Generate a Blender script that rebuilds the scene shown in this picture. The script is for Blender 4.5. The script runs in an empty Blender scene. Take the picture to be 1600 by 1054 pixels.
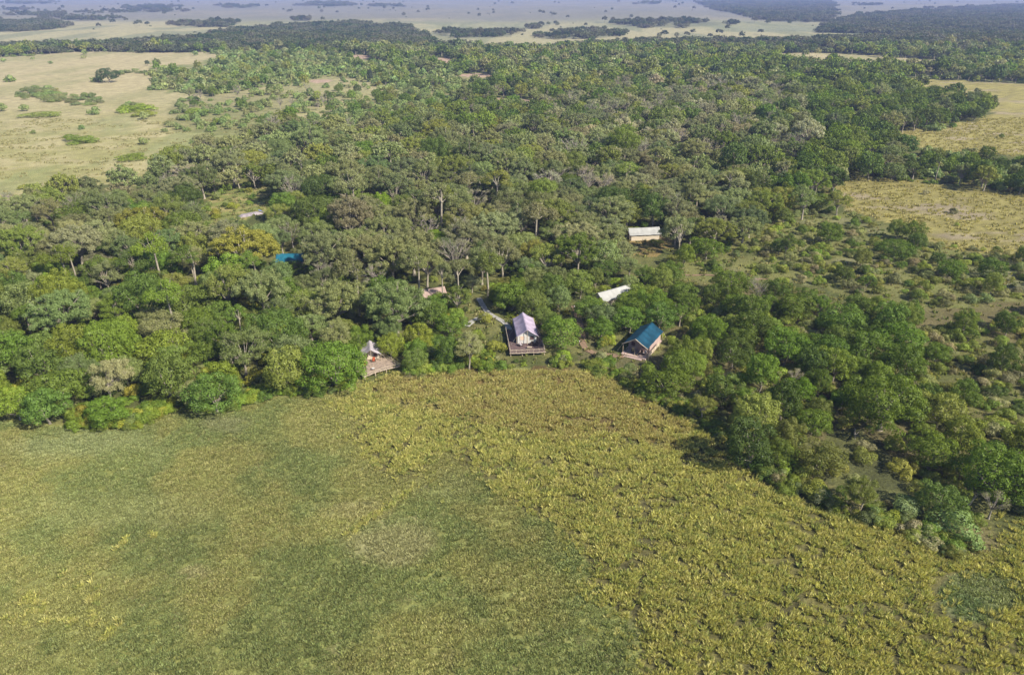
import bpy, math, random
import numpy as np
R = math.radians
rnd = random.Random(7)
rng = np.random.default_rng(11)
scene = bpy.context.scene
C = scene.collection

# ------------------------------------------------------------------ camera, world, sun, exposure
PITCH = R(25.4); CAMH = 80.0; HF = R(70.0); FPX = 800 / math.tan(HF / 2)
cam_d = bpy.data.cameras.new('camera'); cam = bpy.data.objects.new('camera', cam_d); C.objects.link(cam)
cam.location = (0, 0, CAMH); cam.rotation_euler = (math.pi / 2 - PITCH, 0, 0)
cam_d.angle = HF; cam_d.clip_start = 1; cam_d.clip_end = 60000
scene.camera = cam
SUN_EL = R(40); SUN_AZ = (0.82, -0.57)            # the sun stands to the right and behind the camera
sd = np.array([SUN_AZ[0] * math.cos(SUN_EL), SUN_AZ[1] * math.cos(SUN_EL), math.sin(SUN_EL)])
sun_d = bpy.data.lights.new('sun', 'SUN'); sun = bpy.data.objects.new('sun', sun_d); C.objects.link(sun)
sun_d.energy = 5.0; sun_d.angle = R(0.8); sun_d.color = (1.0, 0.92, 0.77)
from mathutils import Vector
sun.rotation_euler = Vector(sd).to_track_quat('Z', 'Y').to_euler()
sun.location = (0, 0, 400)
w = bpy.data.worlds.new("World"); scene.world = w; w.use_nodes = True
nt = w.node_tree; bg = nt.nodes['Background']
sky = nt.nodes.new('ShaderNodeTexSky'); sky.sky_type = 'NISHITA'; sky.sun_disc = False
sky.sun_elevation = SUN_EL; sky.sun_rotation = math.atan2(SUN_AZ[0], SUN_AZ[1]); sky.altitude = 1500; sky.dust_density = 1.5
nt.links.new(sky.outputs[0], bg.inputs[0]); bg.inputs[1].default_value = 0.088
scene.view_settings.view_transform = 'Standard'; scene.view_settings.look = 'None'
scene.view_settings.exposure = 0.88; scene.view_settings.gamma = 1
scene.render.engine = 'CYCLES'
scene.cycles.max_bounces = 5; scene.cycles.diffuse_bounces = 2; scene.cycles.transmission_bounces = 2
scene.cycles.volume_bounces = 0; scene.cycles.transparent_max_bounces = 4
scene.cycles.use_denoising = True

# ------------------------------------------------------------------ small maths
cp, sp = math.cos(PITCH), math.sin(PITCH)
def G(px, py, z=0.0):                              # the point of the place seen at a spot of the 1600 x 1054 photo, at height z
    u = (px - 800) / FPX; v = (527 - py) / FPX
    t = (z - CAMH) / (-sp + v * cp)
    return (u * t, (cp + v * sp) * t, z)
def P(x, y, z=0.0):
    f = y * cp - (z - CAMH) * sp; up = y * sp + (z - CAMH) * cp
    f = np.maximum(f, 1e-3)
    return 800 + FPX * x / f, 527 - FPX * up / f
def hash2(ix, iy, seed):
    h = (ix.astype(np.int64) * 374761393 + iy.astype(np.int64) * 668265263 + seed * 974634777) & 0xffffffff
    h = ((h ^ (h >> 13)) * 1274126177) & 0xffffffff
    return ((h ^ (h >> 16)) & 0xffff) / 65535.0
def vnoise(x, y, s=0):
    ix = np.floor(x); iy = np.floor(y); fx = x - ix; fy = y - iy
    fx = fx * fx * (3 - 2 * fx); fy = fy * fy * (3 - 2 * fy)
    a = hash2(ix, iy, s); b = hash2(ix + 1, iy, s); c = hash2(ix, iy + 1, s); d = hash2(ix + 1, iy + 1, s)
    return (a * (1 - fx) + b * fx) * (1 - fy) + (c * (1 - fx) + d * fx) * fy
def fbm(x, y, s=0, o=4):
    t = 0; a = .5; n = 0
    for k in range(o):
        t = t + a * vnoise(x, y, s + k * 17); n += a; a *= .55
        x = x * 2.03 + 5.1; y = y * 2.03 - 3.7
    return t / n
def sst(a, b, x):
    t = np.clip((x - a) / (b - a), 0, 1); return t * t * (3 - 2 * t)
def hgt(x, y):
    d = np.hypot(x, y)
    return sst(350, 1500, d) * (fbm(x / 420, y / 420, 91, 3) - .5) * 14
def inpoly(px, py, poly):
    r = np.zeros(np.shape(px), bool); n = len(poly)
    for i in range(n):
        x1, y1 = poly[i]; x2, y2 = poly[(i + 1) % n]
        if y1 == y2: continue
        c = (y1 > py) != (y2 > py)
        r ^= c & (px < (x2 - x1) * (py - y1) / (y2 - y1) + x1)
    return r
def dist_line(x, y, pts):
    best = np.full(np.shape(x), 1e9)
    for (x1, y1), (x2, y2) in zip(pts[:-1], pts[1:]):
        dx, dy = x2 - x1, y2 - y1
        t = np.clip(((x - x1) * dx + (y - y1) * dy) / (dx * dx + dy * dy), 0, 1)
        best = np.minimum(best, np.hypot(x - x1 - t * dx, y - y1 - t * dy))
    return best

# ------------------------------------------------------------------ materials
def mat(name, col, rough=.8, noise=0, nscale=5, var=0, bump=0, metallic=0):
    m = bpy.data.materials.new(name); m.use_nodes = True; t = m.node_tree; b = t.nodes['Principled BSDF']
    b.inputs['Roughness'].default_value = rough; b.inputs['Metallic'].default_value = metallic
    b.inputs['Specular IOR Level'].default_value = .25
    if noise:
        tc = t.nodes.new('ShaderNodeTexCoord'); n = t.nodes.new('ShaderNodeTexNoise'); n.inputs['Scale'].default_value = nscale; n.inputs['Detail'].default_value = 5
        t.links.new(tc.outputs['Object'], n.inputs['Vector'])
        r = t.nodes.new('ShaderNodeValToRGB')
        r.color_ramp.elements[0].position = .3; r.color_ramp.elements[1].position = .7
        r.color_ramp.elements[0].color = tuple(c * (1 - noise) for c in col) + (1,)
        r.color_ramp.elements[1].color = tuple(min(1, c * (1 + noise)) for c in col) + (1,)
        t.links.new(n.outputs['Fac'], r.inputs[0]); t.links.new(r.outputs[0], b.inputs['Base Color'])
        if bump:
            bp = t.nodes.new('ShaderNodeBump'); bp.inputs['Strength'].default_value = bump; t.links.new(n.outputs['Fac'], bp.inputs['Height']); t.links.new(bp.outputs[0], b.inputs['Normal'])
    else: b.inputs['Base Color'].default_value = (*col, 1)
    return m
def leaf_mat(name, trans=.25, lo=.62, hi=1.4):
    m = bpy.data.materials.new(name); m.use_nodes = True; t = m.node_tree; t.nodes.clear()
    N = t.nodes.new; L = t.links.new
    out = N('ShaderNodeOutputMaterial'); a = N('ShaderNodeAttribute'); a.attribute_type = 'INSTANCER'; a.attribute_name = 'tint'
    lv = N('ShaderNodeAttribute'); lv.attribute_name = 'lv'
    mr = N('ShaderNodeMapRange'); mr.inputs['To Min'].default_value = lo; mr.inputs['To Max'].default_value = hi
    L(lv.outputs['Fac'], mr.inputs['Value'])
    mul = N('ShaderNodeVectorMath'); mul.operation = 'SCALE'; L(a.outputs['Vector'], mul.inputs[0]); L(mr.outputs[0], mul.inputs['Scale'])
    d = N('ShaderNodeBsdfDiffuse'); tr = N('ShaderNodeBsdfTranslucent'); mx = N('ShaderNodeMixShader'); mx.inputs[0].default_value = trans
    hs = N('ShaderNodeVectorMath'); hs.operation = 'MULTIPLY'; hs.inputs[1].default_value = (1.25, 1.2, .6); L(mul.outputs[0], hs.inputs[0])
    gl = N('ShaderNodeBsdfGlossy'); gl.inputs['Roughness'].default_value = .5; gl.inputs['Color'].default_value = (.9, .95, 1, 1)
    m2 = N('ShaderNodeMixShader'); m2.inputs[0].default_value = .012
    L(mul.outputs[0], d.inputs[0]); L(hs.outputs[0], tr.inputs[0]); L(d.outputs[0], mx.inputs[1]); L(tr.outputs[0], mx.inputs[2])
    L(mx.outputs[0], m2.inputs[1]); L(gl.outputs[0], m2.inputs[2]); L(m2.outputs[0], out.inputs[0])
    return m
M = dict(
    leaf=leaf_mat('foliage', .3, .8, 1.2), grass=leaf_mat('grass_blades', .3, .55, 1.35),
    bark=mat('bark', (.24, .21, .17), .9, .4, 3, bump=.4), pale=mat('pale_bark', (.27, .24, .19), .85, .3, 3, bump=.3),
    dead=mat('dead_wood', (.25, .22, .19), .9, .25, 4),
    lilac=mat('lilac_canvas', (.33, .275, .36), .7, .22, .7, bump=.25), white=mat('white_canvas', (.52, .50, .47), .75, .05, 2),
    teal=mat('teal_canvas', (.006, .045, .080), .55, .4, .5), blue=mat('blue_canvas', (.012, .105, .16), .55, .15, .9),
    shade=mat('silver_canvas', (.31, .31, .30), .6, .16, .6), brown=mat('brown_canvas', (.30, .22, .19), .8, .15, 1),
    greyc=mat('grey_canvas', (.33, .30, .32), .8, .15, 1.2), cream=mat('cream_canvas', (.52, .45, .35), .8, .06, 2),
    mauve=mat('mauve_canvas', (.36, .27, .25), .8, .12, 2), mesh=mat('window_mesh', (.10, .06, .06), .9), beige=mat('beige_flap', (.62, .45, .34), .9),
    log=mat('weathered_log', (.40, .33, .25), .85, .3, 4), deck=mat('dark_deck_boards', (.11, .075, .075), .8, .35, 3), deck2=mat('weathered_deck_boards', (.27, .21, .165), .85, .35, 2.5),
    pav=mat('mauve_floor', (.40, .30, .27), .9, .15, 3), orange=mat('orange_cushion', (.38, .085, .035), .9, .1, 5), dark=mat('dark_wood', (.05, .035, .03), .7, .2, 6),
    ycush=mat('yellow_cushion', (.62, .46, .24), .9, .1, 5), rope=mat('guy_rope', (.5, .45, .36), .9), rock=mat('pale_rock', (.24, .21, .235), .9, .35, .7, bump=.6),
    bluer=mat('blue_sheet', (.13, .17, .36), .6, .2, 2), pathm=mat('grey_path', (.29, .28, .265), .95, .28, 2.2, bump=.4), dirt=mat('red_dirt', (.20, .135, .09), .95, .25, 1.5, bump=.4))

# ------------------------------------------------------------------ mesh helpers
def mesh_np(name, V, Fq, mats, midx=None, lv=None, smooth=False):
    me = bpy.data.meshes.new(name)
    V = np.asarray(V, np.float32); Fq = np.asarray(Fq, np.int32)
    me.vertices.add(len(V)); me.vertices.foreach_set('co', V.ravel())
    k = Fq.shape[1]; n = len(Fq)
    me.loops.add(n * k); me.loops.foreach_set('vertex_index', Fq.ravel())
    me.polygons.add(n); me.polygons.foreach_set('loop_start', np.arange(n, dtype=np.int32) * k); me.polygons.foreach_set('loop_total', np.full(n, k, np.int32))
    if midx is not None: me.polygons.foreach_set('material_index', np.asarray(midx, np.int32))
    for m in mats: me.materials.append(m)
    if lv is not None:
        a = me.attributes.new('lv', 'FLOAT', 'POINT'); a.data.foreach_set('value', np.asarray(lv, np.float32))
    if smooth: me.polygons.foreach_set('use_smooth', np.ones(n, bool))
    me.update(calc_edges=True)
    return me
class MB:                                          # collects boxes, tubes and sheets into one mesh
    def __init__(s): s.v = []; s.f = []
    def box(s, c, sz, rz=0, ry=0):
        n = len(s.v)
        for x in (-.5, .5):
            for y in (-.5, .5):
                for z in (-.5, .5):
                    p = Vector((x * sz[0], y * sz[1], z * sz[2]))
                    if ry: p = Vector((p.x * math.cos(ry) + p.z * math.sin(ry), p.y, -p.x * math.sin(ry) + p.z * math.cos(ry)))
                    if rz: p = Vector((p.x * math.cos(rz) - p.y * math.sin(rz), p.x * math.sin(rz) + p.y * math.cos(rz), p.z))
                    s.v.append((p.x + c[0], p.y + c[1], p.z + c[2]))
        for q in ((0, 1, 3, 2), (4, 6, 7, 5), (0, 4, 5, 1), (2, 3, 7, 6), (0, 2, 6, 4), (1, 5, 7, 3)): s.f.append([n + i for i in q])
        return s
    def tube(s, pts, rad, k=6):
        n = len(s.v); pts = [Vector(p) for p in pts]
        if not isinstance(rad, (list, tuple)): rad = [rad] * len(pts)
        for i, p in enumerate(pts):
            d = (pts[min(i + 1, len(pts) - 1)] - pts[max(i - 1, 0)]).normalized()
            a = d.cross(Vector((0, 0, 1)) if abs(d.z) < .9 else Vector((1, 0, 0))).normalized(); b = d.cross(a)
            for j in range(k):
                t = 2 * math.pi * j / k; q = p + (a * math.cos(t) + b * math.sin(t)) * rad[i]; s.v.append(tuple(q))
        for i in range(len(pts) - 1):
            for j in range(k): s.f.append([n + i * k + j, n + i * k + (j + 1) % k, n + (i + 1) * k + (j + 1) % k, n + (i + 1) * k + j])
        s.f.append([n + j for j in range(k)][::-1]); s.f.append([n + (len(pts) - 1) * k + j for j in range(k)])
        return s
    def face(s, pts):
        n = len(s.v); s.v += [tuple(p) for p in pts]; s.f.append(list(range(n, n + len(pts)))); return s
    def prism(s, pts, z0, z1):                     # flat polygon given thickness
        n = len(s.v); k = len(pts)
        s.v += [(x, y, z0) for x, y in pts] + [(x, y, z1) for x, y in pts]
        s.f.append([n + i for i in range(k)][::-1]); s.f.append([n + k + i for i in range(k)])
        for i in range(k): s.f.append([n + i, n + (i + 1) % k, n + k + (i + 1) % k, n + k + i])
        return s
    def sheet(s, fn, nu, nv):
        n = len(s.v)
        for i in range(nu + 1):
            for j in range(nv + 1): s.v.append(fn(i / nu, j / nv))
        for i in range(nu):
            for j in range(nv):
                a = n + i * (nv + 1) + j; s.f.append([a, a + nv + 1, a + nv + 2, a + 1])
        return s
    def build(s, name, m, parent=None, thick=0, smooth=False):
        me = bpy.data.meshes.new(name); me.from_pydata(s.v, [], s.f); me.materials.append(m)
        if smooth: me.polygons.foreach_set('use_smooth', [True] * len(me.polygons))
        o = bpy.data.objects.new(name, me); C.objects.link(o)
        if parent: o.parent = parent
        if thick:
            md = o.modifiers.new('solid', 'SOLIDIFY'); md.thickness = thick; md.offset = -1
        return o
def tag(o, label, cat, group=None, kind=None):
    if label: o['label'] = label
    if cat: o['category'] = cat
    if group: o['group'] = group
    if kind: o['kind'] = kind
    return o
def thing(name, label, cat, loc, rz=0, group=None):
    o = bpy.data.objects.new(name, None); C.objects.link(o); o.location = loc; o.rotation_euler = (0, 0, rz); o.empty_display_size = .5
    return tag(o, label, cat, group)

# ------------------------------------------------------------------ zones of the place (outlines on the ground)
# polygons are given where they are seen in the photo and dropped onto the ground
Z_TALL = [(500, 622), (560, 600), (640, 588), (700, 578), (800, 575), (870, 572), (905, 562), (960, 585), (1010, 622), (1090, 668), (1180, 745), (1260, 790), (1400, 830), (1500, 868), (1560, 850), (1600, 810), (2500, 700), (2600, 1500), (1010, 1500), (1010, 1054), (960, 960), (905, 930), (900, 860), (870, 820), (800, 790), (740, 730), (700, 700), (600, 745), (570, 700), (560, 660)]
Z_BROWN = [(560, 615), (700, 585), (850, 560), (950, 590), (1050, 650), (1000, 690), (860, 690), (720, 650), (650, 640)]
LINE = [(-1500, 690), (-300, 680), (0, 655), (140, 668), (210, 668), (250, 645), (370, 640), (420, 615), (500, 618), (560, 600), (640, 588), (700, 578), (870, 572), (905, 562), (940, 580), (1010, 622), (1100, 655), (1180, 740), (1260, 780), (1400, 830), (1500, 868), (1570, 850), (1600, 800), (2600, 760)]
TREED = LINE + [(2600, 62), (-1500, 62)]
H_SAV = [(-1500, 84), (0, 90), (60, 86), (100, 82), (330, 82), (345, 90), (300, 103), (232, 106), (240, 122), (235, 140), (330, 150), (400, 150), (520, 122), (530, 134), (470, 160), (400, 165), (440, 180), (445, 192), (380, 205), (300, 235), (250, 250), (240, 290), (150, 290), (110, 300), (60, 318), (-200, 320), (-1500, 330)]
H_SCRUB = [(330, 150), (520, 118), (640, 140), (600, 170), (480, 200), (440, 200), (360, 215), (250, 200), (270, 160)]
H_CLEAR = [(310, 352), (320, 325), (350, 300), (420, 288), (445, 300), (400, 338), (380, 345)]
H_R3 = [(1200, 83), (1290, 84), (1480, 95), (1460, 101), (1290, 98), (1215, 94)]
H_R4 = [(1390, 122), (1600, 131), (2600, 160), (2600, 252), (1600, 246), (1500, 240), (1385, 218), (1390, 206), (1460, 205), (1500, 192), (1552, 180), (1535, 158), (1440, 140)]
H_R5 = [(1290, 300), (1330, 278), (1420, 282), (1600, 302), (2600, 340), (2600, 410), (1600, 405), (1480, 390), (1400, 350), (1330, 330)]
H_SPIT = [(1390, 262), (1440, 240), (1600, 262), (2600, 300), (2600, 330), (1600, 300), (1420, 275)]
H_SCR5 = [(1190, 350), (1330, 330), (1430, 380), (1600, 402), (2600, 440), (2600, 520), (1600, 470), (1440, 480), (1300, 452), (1190, 440), (1060, 440), (1060, 410), (1180, 400)]
H_GAP = [(1290, 672), (1340, 670), (1400, 700), (1440, 765), (1420, 805), (1340, 770), (1280, 740)]
H_TEAL = [(905, 560), (900, 480), (925, 500), (935, 545), (1000, 560), (1045, 545), (1050, 565), (1010, 615), (950, 585)]
H_WHITE = [(960, 372), (1040, 368), (1060, 388), (1010, 402), (960, 395)]
Z_LEFT = [(-1500, 430), (430, 430), (470, 600), (380, 645), (200, 675), (-1500, 700)]
Z_BAND = [(-1500, 300), (60, 320), (130, 300), (250, 240), (420, 215), (440, 330), (420, 430), (-1500, 430)]
Z_OLIVE = [(420, 225), (800, 215), (1150, 260), (1180, 400), (840, 430), (640, 480), (480, 470), (430, 330)]
Z_PINK = [(850, 170), (1100, 140), (1260, 150), (1270, 240), (1100, 310), (900, 300)]
Z_GREEN = [(1050, 110), (1250, 98), (1480, 130), (1560, 180), (1350, 262), (1230, 330), (1180, 300), (1270, 240), (1240, 150)]
Z_LIGHT = [(230, 105), (330, 82), (520, 80), (620, 108), (780, 118), (740, 165), (640, 205), (480, 215), (440, 190), (520, 150), (430, 145), (300, 150), (225, 140)]
Z_RIGHT = [(1010, 440), (1230, 440), (1300, 455), (1440, 480), (1600, 475), (2600, 520), (2600, 800), (1600, 830), (1500, 875), (1400, 830), (1250, 790), (1100, 665), (1010, 625), (950, 570), (1060, 560)]
Z_RSHRUB = [(1440, 500), (2600, 500), (2600, 720), (1600, 700), (1480, 690), (1440, 620), (1400, 560)]
Z_MID = [(640, 460), (1010, 440), (1050, 500), (1010, 560), (900, 570), (640, 590), (600, 560)]
FAR = [[(-1500, 78), (0, 74), (200, 68), (310, 62), (365, 50), (430, 42), (560, 42), (640, 47), (660, 55), (650, 63), (700, 73), (860, 77), (1000, 70), (1200, 68), (1420, 63), (1400, 55), (1320, 46), (1290, 40), (1330, 28), (1450, 16), (1600, 8), (2600, 5), (2600, 84), (-1500, 84)],
       [(1090, 4), (1180, -2), (1290, 0), (1300, 18), (1290, 34), (1200, 32), (1130, 18)],
       [(-1500, 30), (0, 36), (70, 34), (110, 40), (40, 48), (-300, 52)], [(1300, 42), (1400, 55), (1280, 52)]]
FAR_EL = [(1045, 39, 92, 5), (905, 55, 68, 6), (515, 8, 48, 3), (740, 52, 70, 6), (320, 39, 55, 4), (130, 30, 60, 2.0), (235, 13, 45, 3), (1350, 9, 18, 2), (60, 24, 110, 1.5), (470, 33, 12, 2), (200, 19, 90, 1.2), (40, 5, 60, 1.5), (15, 14, 30, 1.3), (600, 10, 30, 1.5), (1010, 6, 16, 1.6), (1060, 1, 22, 1.6), (835, 43, 12, 1.6), (375, 11, 30, 2)]
BANKS = [(565, 90, 17, 3), (693, 94, 26, 4), (1255, 108, 0, 0), (500, 127, 17, 3), (420, 160, 0, 0), (745, 118, 30, 3), (640, 100, 0, 0), (800, 158, 34, 4), (735, 225, 24, 4)]
TRACKS = [[(1030, 700), (1008, 780), (1003, 840), (1008, 880), (985, 975), (960, 1054)], [(1458, 822), (1470, 870), (1478, 905), (1462, 935), (1490, 975), (1512, 1060)], [(1400, 1060), (1402, 965), (1440, 930)],
          [(585, 745), (640, 690), (682, 640)], [(610, 722), (655, 665), (668, 630)], [(860, 1000), (930, 915), (1005, 868), (1100, 852)], [(700, 720), (790, 690), (900, 655)], [(720, 760), (860, 720), (960, 700)],
          [(1010, 870), (1100, 850), (1210, 838)], [(1200, 1054), (1215, 960), (1300, 900)], [(860, 810), (930, 770), (1010, 745)], [(540, 830), (640, 770), (700, 745)]]
PATCHES = ((620, 850, 100, 48, (.25, .23, .12), .6), (560, 795, 80, 26, (.25, .23, .11), .5), (310, 895, 34, 12, (.25, .23, .11), .7), (690, 755, 60, 30, (.19, .205, .085), .5), (340, 655, 60, 14, (.2, .2, .11), .5), (130, 700, 170, 40, (.215, .235, .115), .5), (130, 960, 110, 70, (.22, .22, .075), .55), (200, 800, 200, 40, (.22, .23, .095), .5), (560, 780, 10, 5, (.1, .1, .05), .5))
TRACKS_W = [[G(*p)[:2] for p in t] for t in TRACKS]

# ------------------------------------------------------------------ ground: one sheet to the horizon
def ground():
    nx = 520
    ds = [-30.0]
    while ds[-1] < 45: ds.append(ds[-1] + 4)
    while ds[-1] < 32000: ds.append(ds[-1] * 1.0 + max(.6, ds[-1] * .0075))
    ds = np.array(ds); t = np.linspace(-1, 1, nx)
    sx = np.sign(t) * (np.abs(t) * .72 + np.abs(t) ** 3 * .75)
    X = sx[None, :] * (ds[:, None] + 45); Y = np.repeat(ds[:, None], nx, 1)
    x = X.ravel(); y = Y.ravel(); z = hgt(x, y)
    near = y < 260
    z = z + np.where(near, (fbm(x / 3.1, y / 3.1, 5, 3) - .5) * .22, 0)
    d = np.hypot(x, y)
    px, py = P(x, np.maximum(y, 5), 0)
    amp = 9 * sst(60, 250, py) + 1.0 + 8 * sst(500, 700, py)
    jx = (fbm(x / 9, y / 9, 31, 3) - .5) * 2 * amp * 1.5; jy = (fbm(x / 9, y / 9, 37, 3) - .5) * 2 * amp
    qx, qy = px + jx, py + jy
    n1 = fbm(x / 14, y / 14, 1, 4); n2 = fbm(x / 4, y / 4, 2, 3); n3 = fbm(x / 60, y / 90, 3, 4); n4 = fbm(x / 1.6, y / 1.6, 4, 2)
    n5 = fbm(x / 300, y / 500, 8, 4); n6 = fbm(x / 70, y / 260, 14, 4)
    def c(*a): return np.array(a, float)[None, :]
    def mix(a, b, f): return a * (1 - f[:, None]) + b * f[:, None]
    N = len(x)
    # short green grass in front
    col = mix(np.repeat(c(.17, .18, .055), N, 0), c(.20, .20, .066), sst(.35, .65, n1))
    col = mix(col, c(.165, .18, .062), sst(.52, .7, n3) * .7)
    col = mix(col, c(.14, .125, .065), sst(.62, .8, n2) * .5)
    for (a, b, rx, ry, cc, s_) in PATCHES:
        e = 1 - np.sqrt(((px + jx * 2 - a) / rx) ** 2 + ((py + jy * 1.5 - b) / ry) ** 2); col = mix(col, c(*cc), sst(0, .6, e) * s_)
    tall = inpoly(qx + jx * .7, qy + jy * .5, Z_TALL)
    tc = mix(np.repeat(c(.085, .08, .034), N, 0), c(.13, .12, .045), sst(.35, .7, n2))
    br = inpoly(qx + jx, qy + jy, Z_BROWN)
    tc = np.where(br[:, None], tc * c(1.15, .92, .95), tc)
    col = np.where(tall[:, None], tc, col)
    e = np.sqrt(((px + jx * .3 - 1535) / 72) ** 2 + ((py + jy * .3 - 930) / 44) ** 2)
    col = mix(col, c(.13, .155, .07), sst(1.05, .85, e) * .7)
    # woodland floor
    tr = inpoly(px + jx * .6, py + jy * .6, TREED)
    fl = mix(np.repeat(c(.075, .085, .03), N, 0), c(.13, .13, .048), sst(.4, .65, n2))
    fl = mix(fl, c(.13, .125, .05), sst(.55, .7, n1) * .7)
    rt = inpoly(qx, qy, Z_RIGHT)
    fl = np.where(rt[:, None], mix(fl, c(.12, .105, .05), sst(.35, .6, n1)), fl)
    lt = inpoly(qx, qy, Z_LIGHT); fl = np.where(lt[:, None], mix(np.repeat(c(.17, .185, .075), N, 0), c(.23, .21, .105), sst(.4, .65, n1)), fl)
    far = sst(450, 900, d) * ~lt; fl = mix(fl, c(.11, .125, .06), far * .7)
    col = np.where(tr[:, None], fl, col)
    # open savanna
    sav = mix(np.repeat(c(.25, .235, .10), N, 0), c(.32, .285, .15), sst(.4, .62, n1)); sav = mix(sav, c(.19, .21, .085), sst(.45, .62, fbm(x / 45, y / 110, 12, 4)) * .75)
    farsav = mix(np.repeat(c(.33, .285, .165), N, 0), c(.26, .24, .125), sst(.35, .65, fbm(x / 40, y / 140, 21, 4)))
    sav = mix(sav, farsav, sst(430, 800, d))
    gold = mix(np.repeat(c(.23, .205, .075), N, 0), c(.175, .155, .06), sst(.4, .65, n2)); gold = mix(gold, c(.24, .20, .14), sst(.6, .72, fbm(x / 30, y / 12, 41, 4)) * .8)
    for poly, cc in ((H_SAV, sav), (H_SCRUB, mix(sav, fl, np.full(N, .35))), (H_R3, farsav), (H_R4, gold * 1.12), (H_R5, gold), (H_SCR5, mix(gold * c(.82, .95, .9), fl, np.full(N, .5))), (H_SPIT, mix(gold, fl, np.full(N, .4))),
                     (H_CLEAR, mix(np.repeat(c(.16, .18, .055), N, 0), c(.24, .21, .09), sst(.45, .6, n2))), (H_GAP, mix(np.repeat(c(.10, .105, .04), N, 0), c(.065, .07, .03), sst(.4, .6, n2))), (H_TEAL, np.repeat(c(.10, .095, .045), N, 0)), (H_WHITE, np.repeat(c(.2, .15, .06), N, 0))):  # the thicket gap's ground colour is darkened to paint in the shade there
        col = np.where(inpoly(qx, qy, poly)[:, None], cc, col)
    # the far plains
    fp = py < 72
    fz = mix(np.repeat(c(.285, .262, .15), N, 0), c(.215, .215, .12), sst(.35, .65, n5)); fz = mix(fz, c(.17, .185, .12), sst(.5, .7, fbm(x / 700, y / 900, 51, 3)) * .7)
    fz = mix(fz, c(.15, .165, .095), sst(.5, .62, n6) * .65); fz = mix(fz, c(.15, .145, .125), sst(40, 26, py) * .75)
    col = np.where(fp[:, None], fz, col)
    for poly in FAR:
        col = np.where((inpoly(px, py, poly) & (py < 80))[:, None], c(.09, .11, .055), col)
    for (a, b, rx, ry) in FAR_EL:
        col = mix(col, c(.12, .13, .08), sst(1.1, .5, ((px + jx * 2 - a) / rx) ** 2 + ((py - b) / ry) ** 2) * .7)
    for (a, b, rx, ry) in BANKS:
        if rx: col = np.where((((qx - a) / rx) ** 2 + ((py + jy * .4 - b) / ry) ** 2 < 1)[:, None], c(.32, .235, .175), col)
    # worn tracks through the grass
    m = (y > 50) & (y < 170)
    dl = np.full(N, 9.)
    for tw in TRACKS_W: dl[m] = np.minimum(dl[m], dist_line(x[m], y[m], tw))
    col = mix(col, c(.07, .065, .035), sst(.7, .1, dl) * .5)
    col = col * (.86 + .28 * n4[:, None])
    me = bpy.data.meshes.new('ground'); nr = len(ds)
    i = np.arange(nr - 1)[:, None] * nx + np.arange(nx - 1)[None, :]
    F = np.stack([i, i + 1, i + nx + 1, i + nx], -1).reshape(-1, 4)
    m_ = bpy.data.materials.new('ground'); m_.use_nodes = True; t = m_.node_tree; b = t.nodes['Principled BSDF']; b.inputs['Roughness'].default_value = .95; b.inputs['Specular IOR Level'].default_value = .05
    N_ = t.nodes.new; L = t.links.new
    at = N_('ShaderNodeAttribute'); at.attribute_name = 'albedo'; tcn = N_('ShaderNodeTexCoord')
    def noise(sc, det, lo, hi):
        n = N_('ShaderNodeTexNoise'); n.inputs['Scale'].default_value = sc; n.inputs['Detail'].default_value = det; n.inputs['Roughness'].default_value = .65; L(tcn.outputs['Object'], n.inputs['Vector'])
        r = N_('ShaderNodeMapRange'); r.inputs['From Min'].default_value = .3; r.inputs['From Max'].default_value = .7; r.inputs['To Min'].default_value = lo; r.inputs['To Max'].default_value = hi; L(n.outputs['Fac'], r.inputs['Value']); return n, r
    na, ra = noise(1.7, 5, .62, 1.38); nb, rb = noise(.12, 6, .8, 1.22)
    mm = N_('ShaderNodeMath'); mm.operation = 'MULTIPLY'; L(ra.outputs[0], mm.inputs[0]); L(rb.outputs[0], mm.inputs[1])
    sc = N_('ShaderNodeVectorMath'); sc.operation = 'SCALE'; L(at.outputs['Vector'], sc.inputs[0]); L(mm.outputs[0], sc.inputs['Scale']); L(sc.outputs[0], b.inputs['Base Color'])
    bp = N_('ShaderNodeBump'); bp.inputs['Strength'].default_value = .9; bp.inputs['Distance'].default_value = .35; L(na.outputs['Fac'], bp.inputs['Height']); L(bp.outputs[0], b.inputs['Normal'])
    me = mesh_np('ground', np.stack([x, y, z], 1), F, [m_], smooth=True)
    a = me.attributes.new('albedo', 'FLOAT_VECTOR', 'POINT'); a.data.foreach_set('vector', col.astype(np.float32).ravel())
    o = bpy.data.objects.new('ground', me); C.objects.link(o); tag(o, 'open savanna and woodland floor stretching to the horizon', None, kind='structure')
ground()
# haze: a shallow box of even air over the whole plain
def haze():
    b = MB(); b.box((0, 15000, 42), (60000, 34000, 104)); m = bpy.data.materials.new('haze'); m.use_nodes = True; t = m.node_tree; t.nodes.clear()
    o_ = t.nodes.new('ShaderNodeOutputMaterial'); v = t.nodes.new('ShaderNodeVolumePrincipled'); v.inputs['Density'].default_value = HAZE; v.inputs['Color'].default_value = HAZE_COL; v.inputs['Anisotropy'].default_value = 0
    t.links.new(v.outputs[0], o_.inputs['Volume']); o = b.build('haze', m); tag(o, 'thin blue haze over the distant plain', None, kind='stuff')
HAZE = 1.15e-4; HAZE_COL = (.42, .52, 1, 1)
haze()

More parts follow.
